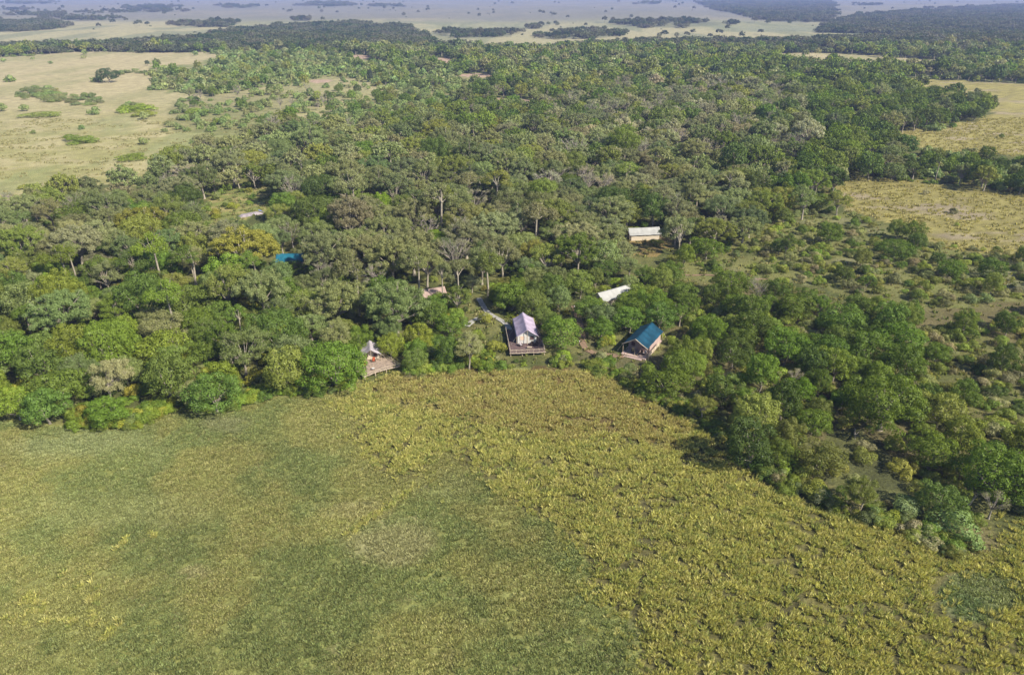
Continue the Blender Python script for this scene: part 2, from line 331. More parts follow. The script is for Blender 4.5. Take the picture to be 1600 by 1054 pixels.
# ------------------------------------------------------------------ trees: crowns of leaf clumps on branching trunks
def leaves(pos, nrm, size, rg, jit=.55, asp=.8):
    n = len(pos); nrm = nrm + rg.normal(0, jit, (n, 3)); nrm /= np.linalg.norm(nrm, axis=1, keepdims=True) + 1e-9
    a = np.cross(nrm, rg.normal(0, 1, (n, 3))); a /= np.linalg.norm(a, axis=1, keepdims=True) + 1e-9; b = np.cross(nrm, a)
    s = size * rg.uniform(.6, 1.3, (n, 1)); f = nrm * s * .25
    V = np.stack([pos - a * s, pos - b * s * asp * .6 + f * .5, pos + a * s + f, pos + b * s * asp * .6 + f * .5], 1).reshape(-1, 3)
    return V, np.arange(4 * n).reshape(-1, 4), np.repeat(rg.uniform(0, 1, n), 4)
def tube_np(pts, rad, k=5):
    b = MB(); b.tube(pts, rad, k); v = np.array(b.v); f = [q for q in b.f if len(q) == 4]; return v, np.array(f)
def merge(parts):
    V = []; Fs = []; L = []; MI = []; n = 0
    for v, f, l, mi in parts:
        V.append(v); Fs.append(f + n); L.append(l if l is not None else np.full(len(v), .5)); MI.append(np.full(len(f), mi)); n += len(v)
    return np.concatenate(V), np.concatenate(Fs), np.concatenate(L), np.concatenate(MI)
def lobes_for(kind, Rr, H, rg, grand=False):
    L = []
    if kind == 'evergreen':                        # heaped rounded clumps down to the ground nearly
        n = rg.integers(42, 56) if not grand else rg.integers(90, 110); cz = H * .52; rz = H * .47; q0 = .62 if grand else 1
        for i in range(n):
            u = rg.uniform(-.6, 1); th = rg.uniform(0, 6.283) ; s = max(0, 1 - abs(u) ** 2.4) ** .5; k = rg.uniform(.68, .93)
            L.append((s * math.cos(th) * Rr * k, s * math.sin(th) * Rr * k, cz + u * rz * k, Rr * rg.uniform(.14, .27) * q0))
        for i in range(5):
            th = rg.uniform(0, 6.283); L.append((math.cos(th) * Rr * .32, math.sin(th) * Rr * .32, cz + rg.uniform(-.2, .35) * rz, Rr * .46))
    elif kind == 'olive':                          # big spreading crown of many small clumps on limbs
        n = rg.integers(60, 80) if not grand else rg.integers(130, 160); cz = H * .58; rz = H * .42; q0 = .68 if grand else 1
        for i in range(n):
            u = rg.uniform(-.3, 1); th = rg.uniform(0, 6.283); s = math.sqrt(max(0, 1 - u * u)); k = rg.uniform(.5, .97)
            L.append((s * math.cos(th) * Rr * k, s * math.sin(th) * Rr * k, cz + u * rz * k, Rr * rg.uniform(.11, .20) * q0))
    elif kind == 'umbrella':
        n = rg.integers(20, 28)
        for i in range(n):
            th = rg.uniform(0, 6.283); r = math.sqrt(rg.uniform(0, 1)); L.append((r * math.cos(th) * Rr * .9, r * math.sin(th) * Rr * .9, H * (.93 - .22 * r * r) - rg.uniform(0, H * .08), Rr * rg.uniform(.16, .28)))
    elif kind == 'shrub':
        n = rg.integers(10, 16)
        for i in range(n):
            u = rg.uniform(0, 1); th = rg.uniform(0, 6.283); s = math.sqrt(1 - u * u); k = rg.uniform(.5, .85)
            L.append((s * math.cos(th) * Rr * k, s * math.sin(th) * Rr * k, .15 * H + u * H * .8 * k, Rr * rg.uniform(.22, .38)))
        L.append((0, 0, H * .35, Rr * .5))
    elif kind == 'bare':
        n = rg.integers(22, 30); cz = H * .6; rz = H * .4
        for i in range(n):
            u = rg.uniform(-.2, 1); th = rg.uniform(0, 6.283); s = math.sqrt(max(0, 1 - u * u)); k = rg.uniform(.55, 1)
            L.append((s * math.cos(th) * Rr * k, s * math.sin(th) * Rr * k, cz + u * rz * k, Rr * rg.uniform(.1, .18)))
    # lean and bulge so that no crown is symmetrical
    a, b_ = rg.uniform(-.12, .12, 2); sx, sy = rg.uniform(.85, 1.18, 2)
    return [(x * sx + a * z, y * sy + b_ * z, z, r) for x, y, z, r in L]
def tree_geo(kind, Rr, H, nleaf, lsize, seed, limbs=True):
    rg = np.random.default_rng(seed); grand = kind.startswith('grand_'); kind = kind.replace('grand_', ''); L = lobes_for(kind, Rr, H, rg, grand); arr = np.array(L)
    w8 = arr[:, 3] ** 2; w8 /= w8.sum(); cnt = rg.multinomial(nleaf, w8); P_ = []; N_ = []
    for (x, y, z, r), n in zip(L, cnt):
        d = rg.normal(0, 1, (int(n * 1.7) + 4, 3)); d /= np.linalg.norm(d, axis=1, keepdims=True); d = d[d[:, 2] > -.55][:n]
        if kind in ('evergreen', 'shrub'):
            rr = r * (1 + rg.normal(0, .045, (len(d), 1))) * (1 + .14 * np.sin(d[:, :1] * 7 + x) * np.cos(d[:, 1:2] * 6 + y) + .1 * np.sin(d[:, 2:3] * 9 + z))
        else: rr = r * rg.uniform(.25, 1.25, (len(d), 1)) ** .7
        p = np.array([x, y, z]) + d * rr * np.array([1, 1, .8]); keep = np.ones(len(p), bool)
        if kind in ('evergreen', 'shrub'):
            for (x2, y2, z2, r2) in L:
                if (x2, y2, z2) == (x, y, z): continue
                keep &= np.linalg.norm((p - (x2, y2, z2)) / np.array([1, 1, .8]), axis=1) > r2 * .82
        keep &= p[:, 2] > .1
        P_.append(p[keep]); N_.append(d[keep])
    pos = np.concatenate(P_); nr = np.concatenate(N_)
    lv = leaves(pos, nr, lsize, rg, .28 if kind in ('evergreen', 'shrub') else .5, .8 if kind != 'bare' else .22)
    crown = [(lv[0], lv[1], lv[2], 0)]
    wood = []
    tr = max(.1, Rr * .055) if kind != 'shrub' else .07
    if kind == 'umbrella': tr = Rr * .06
    fork = H * {'evergreen': .16, 'olive': .3, 'umbrella': .62, 'shrub': .08, 'bare': .3}[kind]
    lean = rg.uniform(-.06, .06, 2) * H
    f0 = (lean[0] * .6, lean[1] * .6, fork)
    wood.append(tube_np([(0, 0, -.3), (0, 0, fork * .25), (lean[0] * .35, lean[1] * .35, fork * .6), f0], [tr * 1.5, tr * 1.05, tr * .9, tr * .8], 7))
    if limbs:
        order = rg.permutation(len(L))
        nb = {'evergreen': 7, 'olive': 20, 'umbrella': 14, 'shrub': 5, 'bare': 26}[kind]
        for i in order[:nb]:
            x, y, z, r = L[i]
            if z < fork + r: continue
            mid = (x * .45 + f0[0] * .5 + rg.normal(0, .25), y * .45 + f0[1] * .5 + rg.normal(0, .25), fork + (z - fork) * .6)
            k = .45 if kind != 'bare' else .36
            ext = 1.0 if kind in ('evergreen', 'shrub') else 1.06
            wood.append(tube_np([f0, mid, (x * ext, y * ext, z + r * (.3 if kind == 'evergreen' else .55))], [tr * k * 1.2, tr * k * .7, tr * .1], 5))
            if kind in ('bare', 'olive', 'umbrella'):
                for q in range(5 if kind == 'bare' else 2):
                    e = rg.normal(0, 1, 3); e[2] = abs(e[2]) * .8; e *= r * 1.2 / np.linalg.norm(e)
                    st = np.array(mid) * .4 + np.array((x, y, z)) * .6
                    wood.append(tube_np([tuple(st), tuple(st + e * .6), (x + e[0] * 1.2, y + e[1] * 1.2, z + e[2] * 1.2)], [tr * .22, tr * .14, tr * .05], 4))
    return crown, [(v, f, None, 1) for v, f in wood]
BARK = {'grand_evergreen': 'bark', 'grand_olive': 'pale', 'evergreen': 'bark', 'olive': 'pale', 'umbrella': 'pale', 'shrub': 'bark', 'bare': 'dead'}
SPEC = {'grand_evergreen': (8.5, 11.5), 'grand_olive': (9.0, 14.0), 'evergreen': (5.0, 9.0), 'olive': (6.5, 11.5), 'umbrella': (5.0, 12.5), 'shrub': (2.2, 2.6), 'bare': (4.6, 9.5)}
NVAR = {'grand_evergreen': 4, 'grand_olive': 4, 'evergreen': 7, 'olive': 6, 'umbrella': 3, 'shrub': 6, 'bare': 3}
LODN = {0: {'grand_evergreen': (26000, .21), 'grand_olive': (26000, .20), 'evergreen': (13000, .19), 'olive': (14000, .17), 'umbrella': (6000, .18), 'shrub': (3600, .12), 'bare': (1500, .22)},
        1: {'grand_evergreen': (6000, .42), 'grand_olive': (6000, .42), 'evergreen': (3000, .38), 'olive': (3200, .36), 'umbrella': (1300, .42), 'shrub': (600, .32), 'bare': (600, .34)},
        2: {'grand_evergreen': (900, 1.0), 'grand_olive': (900, 1.0), 'evergreen': (500, .85), 'olive': (520, .9), 'umbrella': (300, .9), 'shrub': (160, .6), 'bare': (160, .6)}}
PARTS = {}; protos = bpy.data.collections.new('plant forms'); PIDX = {}; order = []
def add_proto(key, me):
    nm = 'plant_form.%03d' % (len(order) + 1)
    o = bpy.data.objects.new(nm, me); protos.objects.link(o); PIDX[key] = len(order); order.append(key)
for kind in SPEC:
    for v in range(NVAR[kind]):
        Rr, H = SPEC[kind]; rv = np.random.default_rng(v * 7 + 3); H2 = H * rv.uniform(.88, 1.14)
        for lod in (0, 1, 2):
            if lod == 2 and v > 3: continue
            n, s = LODN[lod][kind]
            cr, wd = tree_geo(kind, Rr, H2, n, s, 1000 + v * 31 + len(kind) * 7, limbs=lod < 2)
            if lod == 0:
                V, F_, l, mi = merge(cr); cme = mesh_np('crown', V, F_, [M['leaf']], None, l)
                V, F_, l, mi = merge(wd); wme = mesh_np('trunk', V, F_, [M[BARK[kind]]], None)
                PARTS[(kind, v)] = (cme, wme)
            V, F_, l, mi = merge(cr + wd)
            add_proto((kind, v, lod), mesh_np('plant_form', V, F_, [M['leaf'], M[BARK[kind]]], mi, l))
# small groves for the far woods
for v in range(4):
    rg = np.random.default_rng(500 + v); parts = []
    for i in range(11):
        cr, wd = tree_geo('evergreen' if i % 3 else 'olive', rg.uniform(3.5, 6), rg.uniform(5, 9.5), 170, 1.15, 700 + v * 20 + i, limbs=False)
        off = np.array([rg.uniform(-11, 11), rg.uniform(-11, 11), 0])
        for a in cr: parts.append((a[0] + off, a[1], a[2] * .5 + rg.uniform(0, .5), 0))
    V, F_, l, mi = merge(parts); add_proto(('grove', v, 2), mesh_np('plant_form', V, F_, [M['leaf'], M['bark']], mi, l))
# grass tufts
def tuft(nb, h, spread, wd, seed, lean=.5):
    rg = np.random.default_rng(seed); V = []; l = []
    for i in range(nb):
        th = rg.uniform(0, 6.283); r = spread * math.sqrt(rg.uniform(0, 1)); p = np.array([r * math.cos(th), r * math.sin(th), -.03])
        hh = h * rg.uniform(.6, 1.15); o = np.array([math.cos(th), math.sin(th), 0]) * hh * lean * rg.uniform(.2, 1.2); t2 = rg.uniform(0, 6.283); wv = np.array([math.cos(t2), math.sin(t2), 0]) * wd
        V += [p - wv, p + wv, p + o * .45 + (0, 0, hh * .65) + wv * .8, p + o + (0, 0, hh) - wv * .2]; l += [rg.uniform(0, 1)] * 4
    V = np.array(V); return V, np.arange(len(V)).reshape(-1, 4), np.array(l)
for v in range(4):
    a = tuft(30, .95, .34, .032, 40 + v, .6); add_proto(('tall', v, 0), mesh_np('plant_form', a[0], a[1], [M['grass']], None, a[2]))
    a = tuft(20, .24, .30, .05, 60 + v, .8); add_proto(('short', v, 0), mesh_np('plant_form', a[0], a[1], [M['grass']], None, a[2]))
    a = tuft(14, .6, .45, .13, 80 + v, .6); add_proto(('tussock', v, 0), mesh_np('plant_form', a[0], a[1], [M['grass']], None, a[2]))

ng = bpy.data.node_groups.new('scatter', 'GeometryNodeTree')
ng.interface.new_socket('Geometry', in_out='INPUT', socket_type='NodeSocketGeometry'); ng.interface.new_socket('Geometry', in_out='OUTPUT', socket_type='NodeSocketGeometry')
gi = ng.nodes.new('NodeGroupInput'); go = ng.nodes.new('NodeGroupOutput'); ip = ng.nodes.new('GeometryNodeInstanceOnPoints'); ci = ng.nodes.new('GeometryNodeCollectionInfo')
ci.inputs['Collection'].default_value = protos; ci.inputs['Separate Children'].default_value = True; ci.inputs['Reset Children'].default_value = True
def named(n, typ):
    x = ng.nodes.new('GeometryNodeInputNamedAttribute'); x.data_type = typ; x.inputs['Name'].default_value = n; return x.outputs['Attribute']
ng.links.new(gi.outputs[0], ip.inputs['Points']); ng.links.new(ci.outputs[0], ip.inputs['Instance']); ip.inputs['Pick Instance'].default_value = True
ng.links.new(named('idx', 'INT'), ip.inputs['Instance Index']); ng.links.new(named('rot', 'FLOAT_VECTOR'), ip.inputs['Rotation']); ng.links.new(named('scl', 'FLOAT_VECTOR'), ip.inputs['Scale'])
ng.links.new(ip.outputs[0], go.inputs[0])
def scatter(name, pts, idx, rot, scl, tint, label, cat):
    n = len(pts); me = bpy.data.meshes.new(name); me.vertices.add(n); me.vertices.foreach_set('co', np.asarray(pts, np.float32).ravel())
    def at(nm, ty, fld, val): a = me.attributes.new(nm, ty, 'POINT'); a.data.foreach_set(fld, val.ravel())
    at('idx', 'INT', 'value', np.asarray(idx, np.int32)); at('rot', 'FLOAT_VECTOR', 'vector', np.asarray(rot, np.float32)); at('scl', 'FLOAT_VECTOR', 'vector', np.asarray(scl, np.float32)); at('tint', 'FLOAT_VECTOR', 'vector', np.asarray(tint, np.float32))
    o = bpy.data.objects.new(name, me); C.objects.link(o); md = o.modifiers.new('scatter', 'NODES'); md.node_group = ng
    tag(o, label, cat, kind='stuff'); return o

# ------------------------------------------------------------------ planting
PAL = {'thicket': [(.058, .090, .019), (.046, .074, .018), (.075, .105, .026), (.085, .105, .04), (.066, .10, .022), (.095, .115, .045), (.054, .082, .024)],
       'bright': [(.076, .114, .026), (.064, .104, .026), (.092, .122, .028), (.055, .088, .028), (.088, .108, .046), (.072, .10, .036)],
       'dark': [(.046, .077, .017), (.058, .090, .019), (.040, .064, .018), (.070, .102, .02), (.054, .075, .024), (.075, .10, .03)],
       'olive': [(.105, .118, .058), (.13, .137, .074), (.09, .108, .048), (.14, .14, .088), (.075, .094, .046), (.10, .125, .048), (.118, .125, .066)],
       'pink': [(.165, .155, .118), (.135, .138, .09), (.175, .165, .135), (.115, .125, .075), (.095, .11, .05), (.07, .095, .03)],
       'yellow': [(.12, .15, .03), (.095, .135, .028), (.135, .145, .04), (.08, .12, .03)],
       'scrub': [(.115, .13, .05), (.13, .135, .065), (.095, .12, .04), (.14, .13, .085), (.11, .15, .045)],
       'light': [(.102, .132, .056), (.115, .138, .06), (.088, .114, .05), (.125, .135, .072)],
       'mixed': [(.05, .085, .022), (.07, .105, .03), (.095, .11, .05), (.10, .12, .045), (.045, .07, .026)]}
EV, OL, UM, BA = 'evergreen', 'olive', 'umbrella', 'bare'
# zone: tree density, kinds, radius range, palette, shrub density, shrub palette
ZD = (.9, {EV: .45, OL: .47, UM: .03, BA: .05}, (4.3, 7.6), 'mixed', .5, 'mixed')
ZONES = [(Z_LIGHT, (.05, {EV: .7, OL: .3}, (3, 4.5), 'mixed', 1., 'light')),
         (Z_PINK, (.95, {EV: .3, OL: .55, BA: .15}, (4.6, 7.8), 'pink', .3, 'mixed')),
         (Z_OLIVE, (.97, {EV: .14, OL: .76, UM: .06, BA: .04}, (5.4, 9.0), 'olive', .4, 'mixed')),
         (Z_GREEN, (.95, {EV: .8, OL: .2}, (4.2, 7.2), 'dark', .4, 'mixed')),
         (Z_BAND, (.95, {EV: .22, OL: .70, BA: .08}, (4.8, 8), 'olive', .5, 'bright')),
         (Z_LEFT, (.9, {EV: .70, OL: .22, UM: .08}, (3.6, 7.0), 'bright', 1., 'yellow')),
         (Z_MID, (.85, {EV: .85, OL: .15}, (2.6, 4.6), 'bright', 1., 'yellow')),
         (Z_RIGHT, (.5, {EV: .86, OL: .12, BA: .02}, (2.6, 4.8), 'thicket', 1., 'scrub')),
         (Z_RSHRUB, (.07, {EV: .7, OL: .2, BA: .1}, (2.4, 3.6), 'thicket', 1., 'scrub')),
         (H_SAV, (0, {EV: 1}, (3, 4), 'mixed', .004, 'light')), (H_SCRUB, (.012, {EV: .6, BA: .4}, (3, 4), 'mixed', .15, 'light')),
         (H_R3, (.004, {OL: 1}, (3, 5), 'olive', .0, 'scrub')), (H_R4, (0, {EV: 1}, (3, 4), 'dark', .003, 'dark')),
         (H_SPIT, (.12, {EV: 1}, (3, 4.2), 'dark', 1., 'light')), (H_R5, (0, {EV: 1}, (3, 4), 'dark', .006, 'scrub')),
         (H_SCR5, (.02, {EV: .8, OL: .2}, (2.6, 3.8), 'thicket', .4, 'scrub')), (H_CLEAR, (0, {EV: 1}, (3, 4), 'dark', .05, 'yellow')),
         (H_GAP, (0, {EV: 1}, (3, 4), 'dark', .45, 'scrub')), (H_TEAL, (0, {EV: 1}, (3, 4), 'dark', .10, 'scrub')), (H_WHITE, (0, {EV: 1}, (3, 4), 'dark', .05, 'yellow'))]
def zone_at(px, py):
    z = ZD
    for poly, p in ZONES:
        if inpoly(np.array(px), np.array(py), poly): z = p
    return z
# tents and the open lines of sight to them: (px box, distance of tent, footprint centre x, y, radius)
CLEAR = [((788, 484, 852, 560), 168, 3.6, 165, 6.3), ((972, 500, 1036, 562), 166, 32, 162, 5.6), ((562, 540, 620, 592), 152, -32, 151, 3.5), ((932, 442, 984, 474), 194, 29.5, 190, 6), ((980, 354, 1034, 374), 250, 47, 248, 6.5),
         ((436, 393, 472, 411), 222, -71, 221, 6), ((663, 448, 694, 460), 194, -21, 192, 5), ((728, 472, 770, 512), 176, -5, 185, .5), ((765, 482, 800, 522), 172, -2, 178, .5), ((895, 475, 925, 560), 172, 15, 176, 3), ((372, 326, 410, 344), 285, -102, 281, 7)]
PATHS = [[G(*p)[:2] for p in q] for q in ([(748, 466), (764, 490), (780, 499), (798, 519)], [(763, 489), (740, 501), (729, 510)], [(897, 478), (903, 495), (911, 538), (922, 549), (975, 557)], [(1040, 425), (1110, 430), (1200, 436)])]
def blocked(x, y, h, r):
    for q in PATHS:
        if float(dist_line(np.array(x), np.array(y), q)) < 1.1 + r * .85: return True
    d = math.hypot(x, y)
    px, py = P(x, y, h * .55); f = FPX / math.sqrt(d * d + (CAMH - h * .55) ** 2); rr = r * f; hh = (h * .42 + r * .25) * f
    for (a, b, c_, e), dd, cx, cy, cr in CLEAR:
        if math.hypot(x - cx, y - cy) < cr + r * .8: return True
        if d < dd and px + rr * .86 > a and px - rr * .86 < c_ and py + hh * .86 > b and py - hh * .86 < e: return True
    return False
plants = []                                        # (kind, x, y, R, H, variant, rot, tint, forced label or None)
cell = {}
def near_ok(x, y, r, k):
    c0, c1 = int(x // 8), int(y // 8); q = 2 if r < 9 else 3
    for i in range(c0 - q, c0 + q + 1):
        for j in range(c1 - q, c1 + q + 1):
            for (a, b, rr) in cell.get((i, j), ()):
                if (a - x) ** 2 + (b - y) ** 2 < (k * (r + rr)) ** 2: return False
    return True
def plant(kind, x, y, r, tint=None, h=None, lab=None, var=None, jt=.14):
    if r > 6.6 and kind in ('evergreen', 'olive') and h is not None and y < 420: kind = 'grand_' + kind
    R0, H0 = SPEC[kind]; h = h or H0 * (r / R0) ** .8 * rnd.uniform(.88, 1.12)
    t = tint or rnd.choice(PAL['mixed']); t = (max(t[0], t[1] * .62), t[1], t[2]); k = 1 + rnd.uniform(-jt, jt) * 1.7; t = tuple(c * g_ * k * (1 + rnd.uniform(-.07, .07)) for c, g_ in zip(t, (1.95, 2.0, 1.52) if t[2] > t[1] * .4 else (2.1, 1.98, 1.05)))
    plants.append([kind, x, y, r, h, rnd.randrange(NVAR[kind]) if var is None else var, rnd.uniform(0, 6.283), t, lab])
    if kind != 'shrub': cell.setdefault((int(x // 8), int(y // 8)), []).append((x, y, r))
def at(px, py, w_px, kind, tint, h=None, lab=None, var=None):   # a tree whose crown is seen at px, py and is w_px wide
    R0, H0 = SPEC[kind]; z = 4
    for _ in range(3):
        x, y, _z = G(px, py, z); d = math.sqrt(x * x + y * y + (CAMH - z) ** 2); r = w_px / 2 / FPX * d
        hh = h or H0 * (r / R0) ** .8; z = hh * (.62 if kind != 'umbrella' else .85)
    plant(kind, x, y, r, tint, hh, lab, var, jt=.03)
b1, b2, dk, dk2, ol, ol2, yl, pk = (.078, .125, .020), (.062, .10, .020), (.044, .073, .017), (.058, .092, .019), (.10, .115, .052), (.13, .135, .06), (.15, .16, .03), (.18, .155, .12)
for a in [  # trees that can be told apart in the photo
    (172, 640, 62, EV, (.050, .112, .025), 5.2, 'small round vivid green tree standing out into the meadow at left'),
    (92, 600, 78, EV, (.062, .105, .03), 8, 'broad green tree with pale forked trunk near the left corner of the woods'),
    (262, 545, 62, UM, (.09, .125, .05), 8.5, 'flat crowned grey green tree on a straight pale trunk in the left woods'),
    (333, 610, 72, EV, (.055, .10, .035), 8, 'dense green tree at the meadow edge, left of the half hidden deck'),
    (92, 490, 84, OL, (.095, .13, .055), 12, 'tall pale green feathery tree in the left woods'), (520, 560, 108, EV, (.06, .11, .026), 12, 'huge dense green tree touching the left side of the wooden deck'),
    (430, 510, 92, EV, (.052, .092, .028), 12, 'large rounded green tree left of the dark gap in the woods'), (382, 392, 104, OL, (.135, .15, .05), 14, 'very large pale yellow green tree left of the blue roof'),
    (527, 465, 96, OL, (.125, .135, .062), 14, 'tall feathery pale olive tree above the wooden deck'), (618, 480, 108, OL, (.09, .11, .045), 14, 'massive olive tree leaning over the wooden deck tent'),
    (931, 474, 34, EV, (.07, .115, .025), 4.5, None), (985, 466, 46, EV, (.085, .125, .03), 5.5, None), (452, 418, 44, EV, (.055, .085, .025), 4.5, 'dark rounded tree right in front of the blue roof'), (690, 466, 40, EV, (.06, .10, .024), 4.6, None), (1024, 376, 26, 'shrub', (.1, .13, .045), 2.2, None),
    (604, 512, 50, OL, (.085, .11, .045), 9, 'feathery olive tree just behind the half hidden deck tent'), (672, 478, 46, EV, (.06, .10, .03), 6.5, 'rounded green tree in front of the brown roof'), (560, 528, 40, EV, (.06, .105, .026), 7, None), (706, 505, 50, EV, (.07, .12, .03), 6, None), (650, 545, 40, EV, (.075, .12, .03), 5, None),
    (881, 512, 68, EV, (.062, .108, .026), 8.5, 'big rounded green tree hugging the right side of the lilac tent'), (800, 458, 66, EV, (.055, .10, .024), 8, 'dense green tree directly behind the lilac tent'),
    (1040, 590, 74, EV, dk2, 6.5, 'rounded dark green tree in front of the teal tent'), (1135, 605, 56, EV, (.055, .095, .03), 7, 'blue green tree at the meadow edge, right of the teal tent'),
    (1252, 608, 44, EV, (.03, .10, .012), 5, 'small vivid dark green round tree in the right thicket'), (1272, 655, 56, EV, dk2, 5.5, 'rounded green tree above the pale green bush at the right meadow edge'),
    (1385, 630, 120, EV, dk2, 10, 'largest spreading dark tree of the right thicket, with a fallen branch below'), (1232, 712, 64, 'shrub', (.10, .15, .035), 4.5, 'large pale green round bush at the right meadow edge'),
    (1282, 712, 46, 'shrub', (.055, .10, .03), 4, 'dark green bush right of the pale round bush'), (1556, 735, 110, EV, (.048, .095, .02), 8.5, 'big flat topped green tree at the right edge of the photo'),
    (1475, 780, 60, EV, (.05, .09, .03), 6, 'green tree beside the bare white branch near the right edge'), (1500, 815, 76, 'shrub', (.085, .12, .05), 4.5, 'grey green bush spilling into tall grass near the right edge'),
    (1275, 760, 46, 'shrub', (.12, .14, .05), 3, 'dry pale bush in the tall grass at the right meadow edge'), (1425, 790, 50, 'shrub', (.10, .12, .06), 3.4, 'thin grey green bush left of the right edge trees'),
    (1195, 655, 22, BA, (.11, .095, .075), 2.6, 'small bare pink grey tree at the right meadow edge'), (1170, 656, 28, 'shrub', (.17, .16, .085), 2.6, 'straw coloured bush beside the small bare tree'),
    (1180, 505, 66, EV, dk, 8, None), (1110, 510, 60, EV, dk2, 8, None), (1230, 540, 70, EV, dk2, 9, None), (1290, 545, 66, EV, dk, 8, None), (1240, 475, 60, EV, dk2, 7, None), (1145, 440, 62, EV, dk2, 8, 'isolated rounded dark green tree near the footpath on the right slope'),
    (1360, 540, 66, EV, dk2, 8, None), (1410, 525, 74, EV, dk2, 8, None), (1320, 500, 60, EV, (.055, .095, .025), 8, None), (1485, 415, 38, EV, dk2, 6.5, 'rounded dark tree on the open right slope'), (1555, 415, 40, EV, dk, 7, 'dark loose crowned tree on the open slope by the right edge'), (1400, 385, 60, EV, dk, 6, 'low dark tree clump below the golden field on the right'),
    (1105, 385, 50, EV, b2, 7, None), (970, 395, 50, OL, (.14, .135, .08), 8, 'pale grey leafed tree between the two white tents'), (1000, 455, 44, EV, (.085, .12, .03), 6, 'light green tree covering the right end of the nearer white tent'), (922, 480, 44, EV, (.05, .095, .028), 6, None), (1020, 470, 50, EV, b2, 7, None),
    (1065, 455, 50, EV, dk2, 7, None), (985, 480, 46, EV, dk2, 6, None), (940, 510, 44, EV, (.055, .10, .024), 5, None), (1018, 362, 16, 'shrub', (.07, .1, .03), 3.5, 'small round bush in front of the far white tent'),
    (652, 405, 54, UM, (.10, .11, .055), 14, 'tall pale trunked tree left of the brown roof'), (715, 410, 48, UM, (.085, .10, .045), 14, 'white trunked tree right of the brown roof'), (762, 405, 54, UM, (.075, .10, .035), 13, 'green crowned tree with twin white trunks above the path'), (690, 425, 36, UM, (.09, .10, .05), 12, 'thin pale trunked tree just behind the brown roof'),
    (878, 372, 40, UM, (.09, .12, .045), 11, None), (830, 390, 44, OL, (.115, .13, .05), 10, None), (115, 365, 30, UM, (.105, .155, .022), 10, 'lime green tree on a dark bare trunk in the left woods'), (1125, 345, 26, BA, (.15, .14, .10), 9, None),
    (225, 350, 80, OL, (.108, .112, .035), 12, 'ochre tinged spreading tree with bare pale limbs in the left woods'), (295, 275, 60, BA, (.2, .18, .14), 12, 'large bare pale tree at the inner edge of the left savanna'), (168, 116, 27, EV, (.035, .055, .025), 13, 'lone dark umbrella shaped tree on the left savanna'),
    (371, 141, 11, BA, (.2, .17, .16), 10, 'small bare grey tree among scrub right of the left savanna'), (505, 155, 11, BA, (.2, .17, .15), 10, None), (312, 147, 12, BA, (.12, .12, .06), 9, None), (578, 115, 9, EV, (.03, .04, .035), 13, 'single narrow dark tree above the light scrub in the middle distance'), (275, 440, 46, OL, (.11, .13, .05), 9, None),
    (635, 260, 60, OL, (.085, .10, .06), 14, None), (560, 330, 76, OL, (.125, .12, .07), 13, None), (500, 385, 60, OL, (.12, .12, .065), 11, None), (700, 300, 90, OL, (.085, .105, .05), 14, None), (735, 345, 80, OL, (.125, .13, .055), 13, None), (595, 320, 34, EV, (.075, .14, .02), 13, 'bright green narrow tree among olive grey crowns'),
    (680, 375, 46, EV, (.06, .115, .02), 8, None), (1005, 300, 60, OL, (.12, .125, .05), 10, None), (1130, 320, 66, OL, (.10, .11, .065), 11, None), (915, 270, 34, BA, pk, 12, 'pinkish bare tree in the middle of the woods'), (945, 290, 50, BA, (.2, .165, .13), 12, None), (1015, 245, 56, OL, (.14, .125, .09), 13, None), (1065, 215, 44, BA, (.2, .17, .14), 12, None),
    (900, 215, 50, OL, (.13, .12, .08), 12, None), (790, 205, 50, OL, (.13, .12, .095), 12, None), (1155, 205, 60, OL, (.15, .14, .095), 11, None), (1110, 200, 44, BA, pk, 11, None),
    (130, 216, 44, 'shrub', (.09, .13, .035), 3.6, None), (110, 214, 26, 'shrub', (.075, .125, .025), 3.4, 'bright green round bush on the left savanna'), (205, 243, 50, 'shrub', (.10, .14, .04), 2.6, 'low spreading green bush on the left savanna above the woods'), (60, 178, 50, 'shrub', (.11, .15, .045), 3, None), (278, 232, 44, 'shrub', (.09, .115, .045), 6, None), (215, 165, 52, 'shrub', (.11, .16, .04), 6, None), (225, 175, 40, 'shrub', (.12, .15, .05), 4, None), (300, 173, 40, 'shrub', (.105, .14, .045), 4, None),
    (1486, 237, 6, 'shrub', (.02, .015, .012), 2.2, 'tiny dark shrub alone on the golden field at the right'), (230, 99, 7, EV, (.05, .06, .035), 6, None), (247, 100, 7, 'shrub', (.08, .09, .05), 3, None),
    (1299, 97, 12, BA, (.12, .09, .09), 9, 'dark red brown bare tree on the pale strip at the upper right'), (925, 62, 10, EV, (.05, .065, .035), 11, 'single dark tree on the edge of the far pale plain')]:
    at(a[0], a[1], a[2], a[3], a[4], a[5], a[6])
for (cx, cy, rx, ry, n) in ((60, 148, 52, 9, 34), (115, 157, 48, 8, 30), (395, 130, 0, 0, 0), (205, 118, 18, 5, 8), (20, 88, 34, 3, 14), (1560, 125, 0, 0, 0), (215, 168, 25, 8, 9)):   # bush thickets on the left savanna
    for i in range(n):
        th = rnd.uniform(0, 6.283); r = math.sqrt(rnd.random()); x, y, _ = G(cx + rx * r * math.cos(th), cy + ry * r * math.sin(th)); plant('shrub', x, y, rnd.uniform(3, 5.5), rnd.choice(PAL['light']), rnd.uniform(2.2, 4.2))
HAND = len(plants)
OPEN_IDX = [k for k, (p_, q_) in enumerate(ZONES) if any(p_ is h for h in (H_SAV, H_SCRUB, H_R3, H_R4, H_R5, H_CLEAR, H_SCR5, H_WHITE, H_SPIT, H_GAP, H_TEAL))]
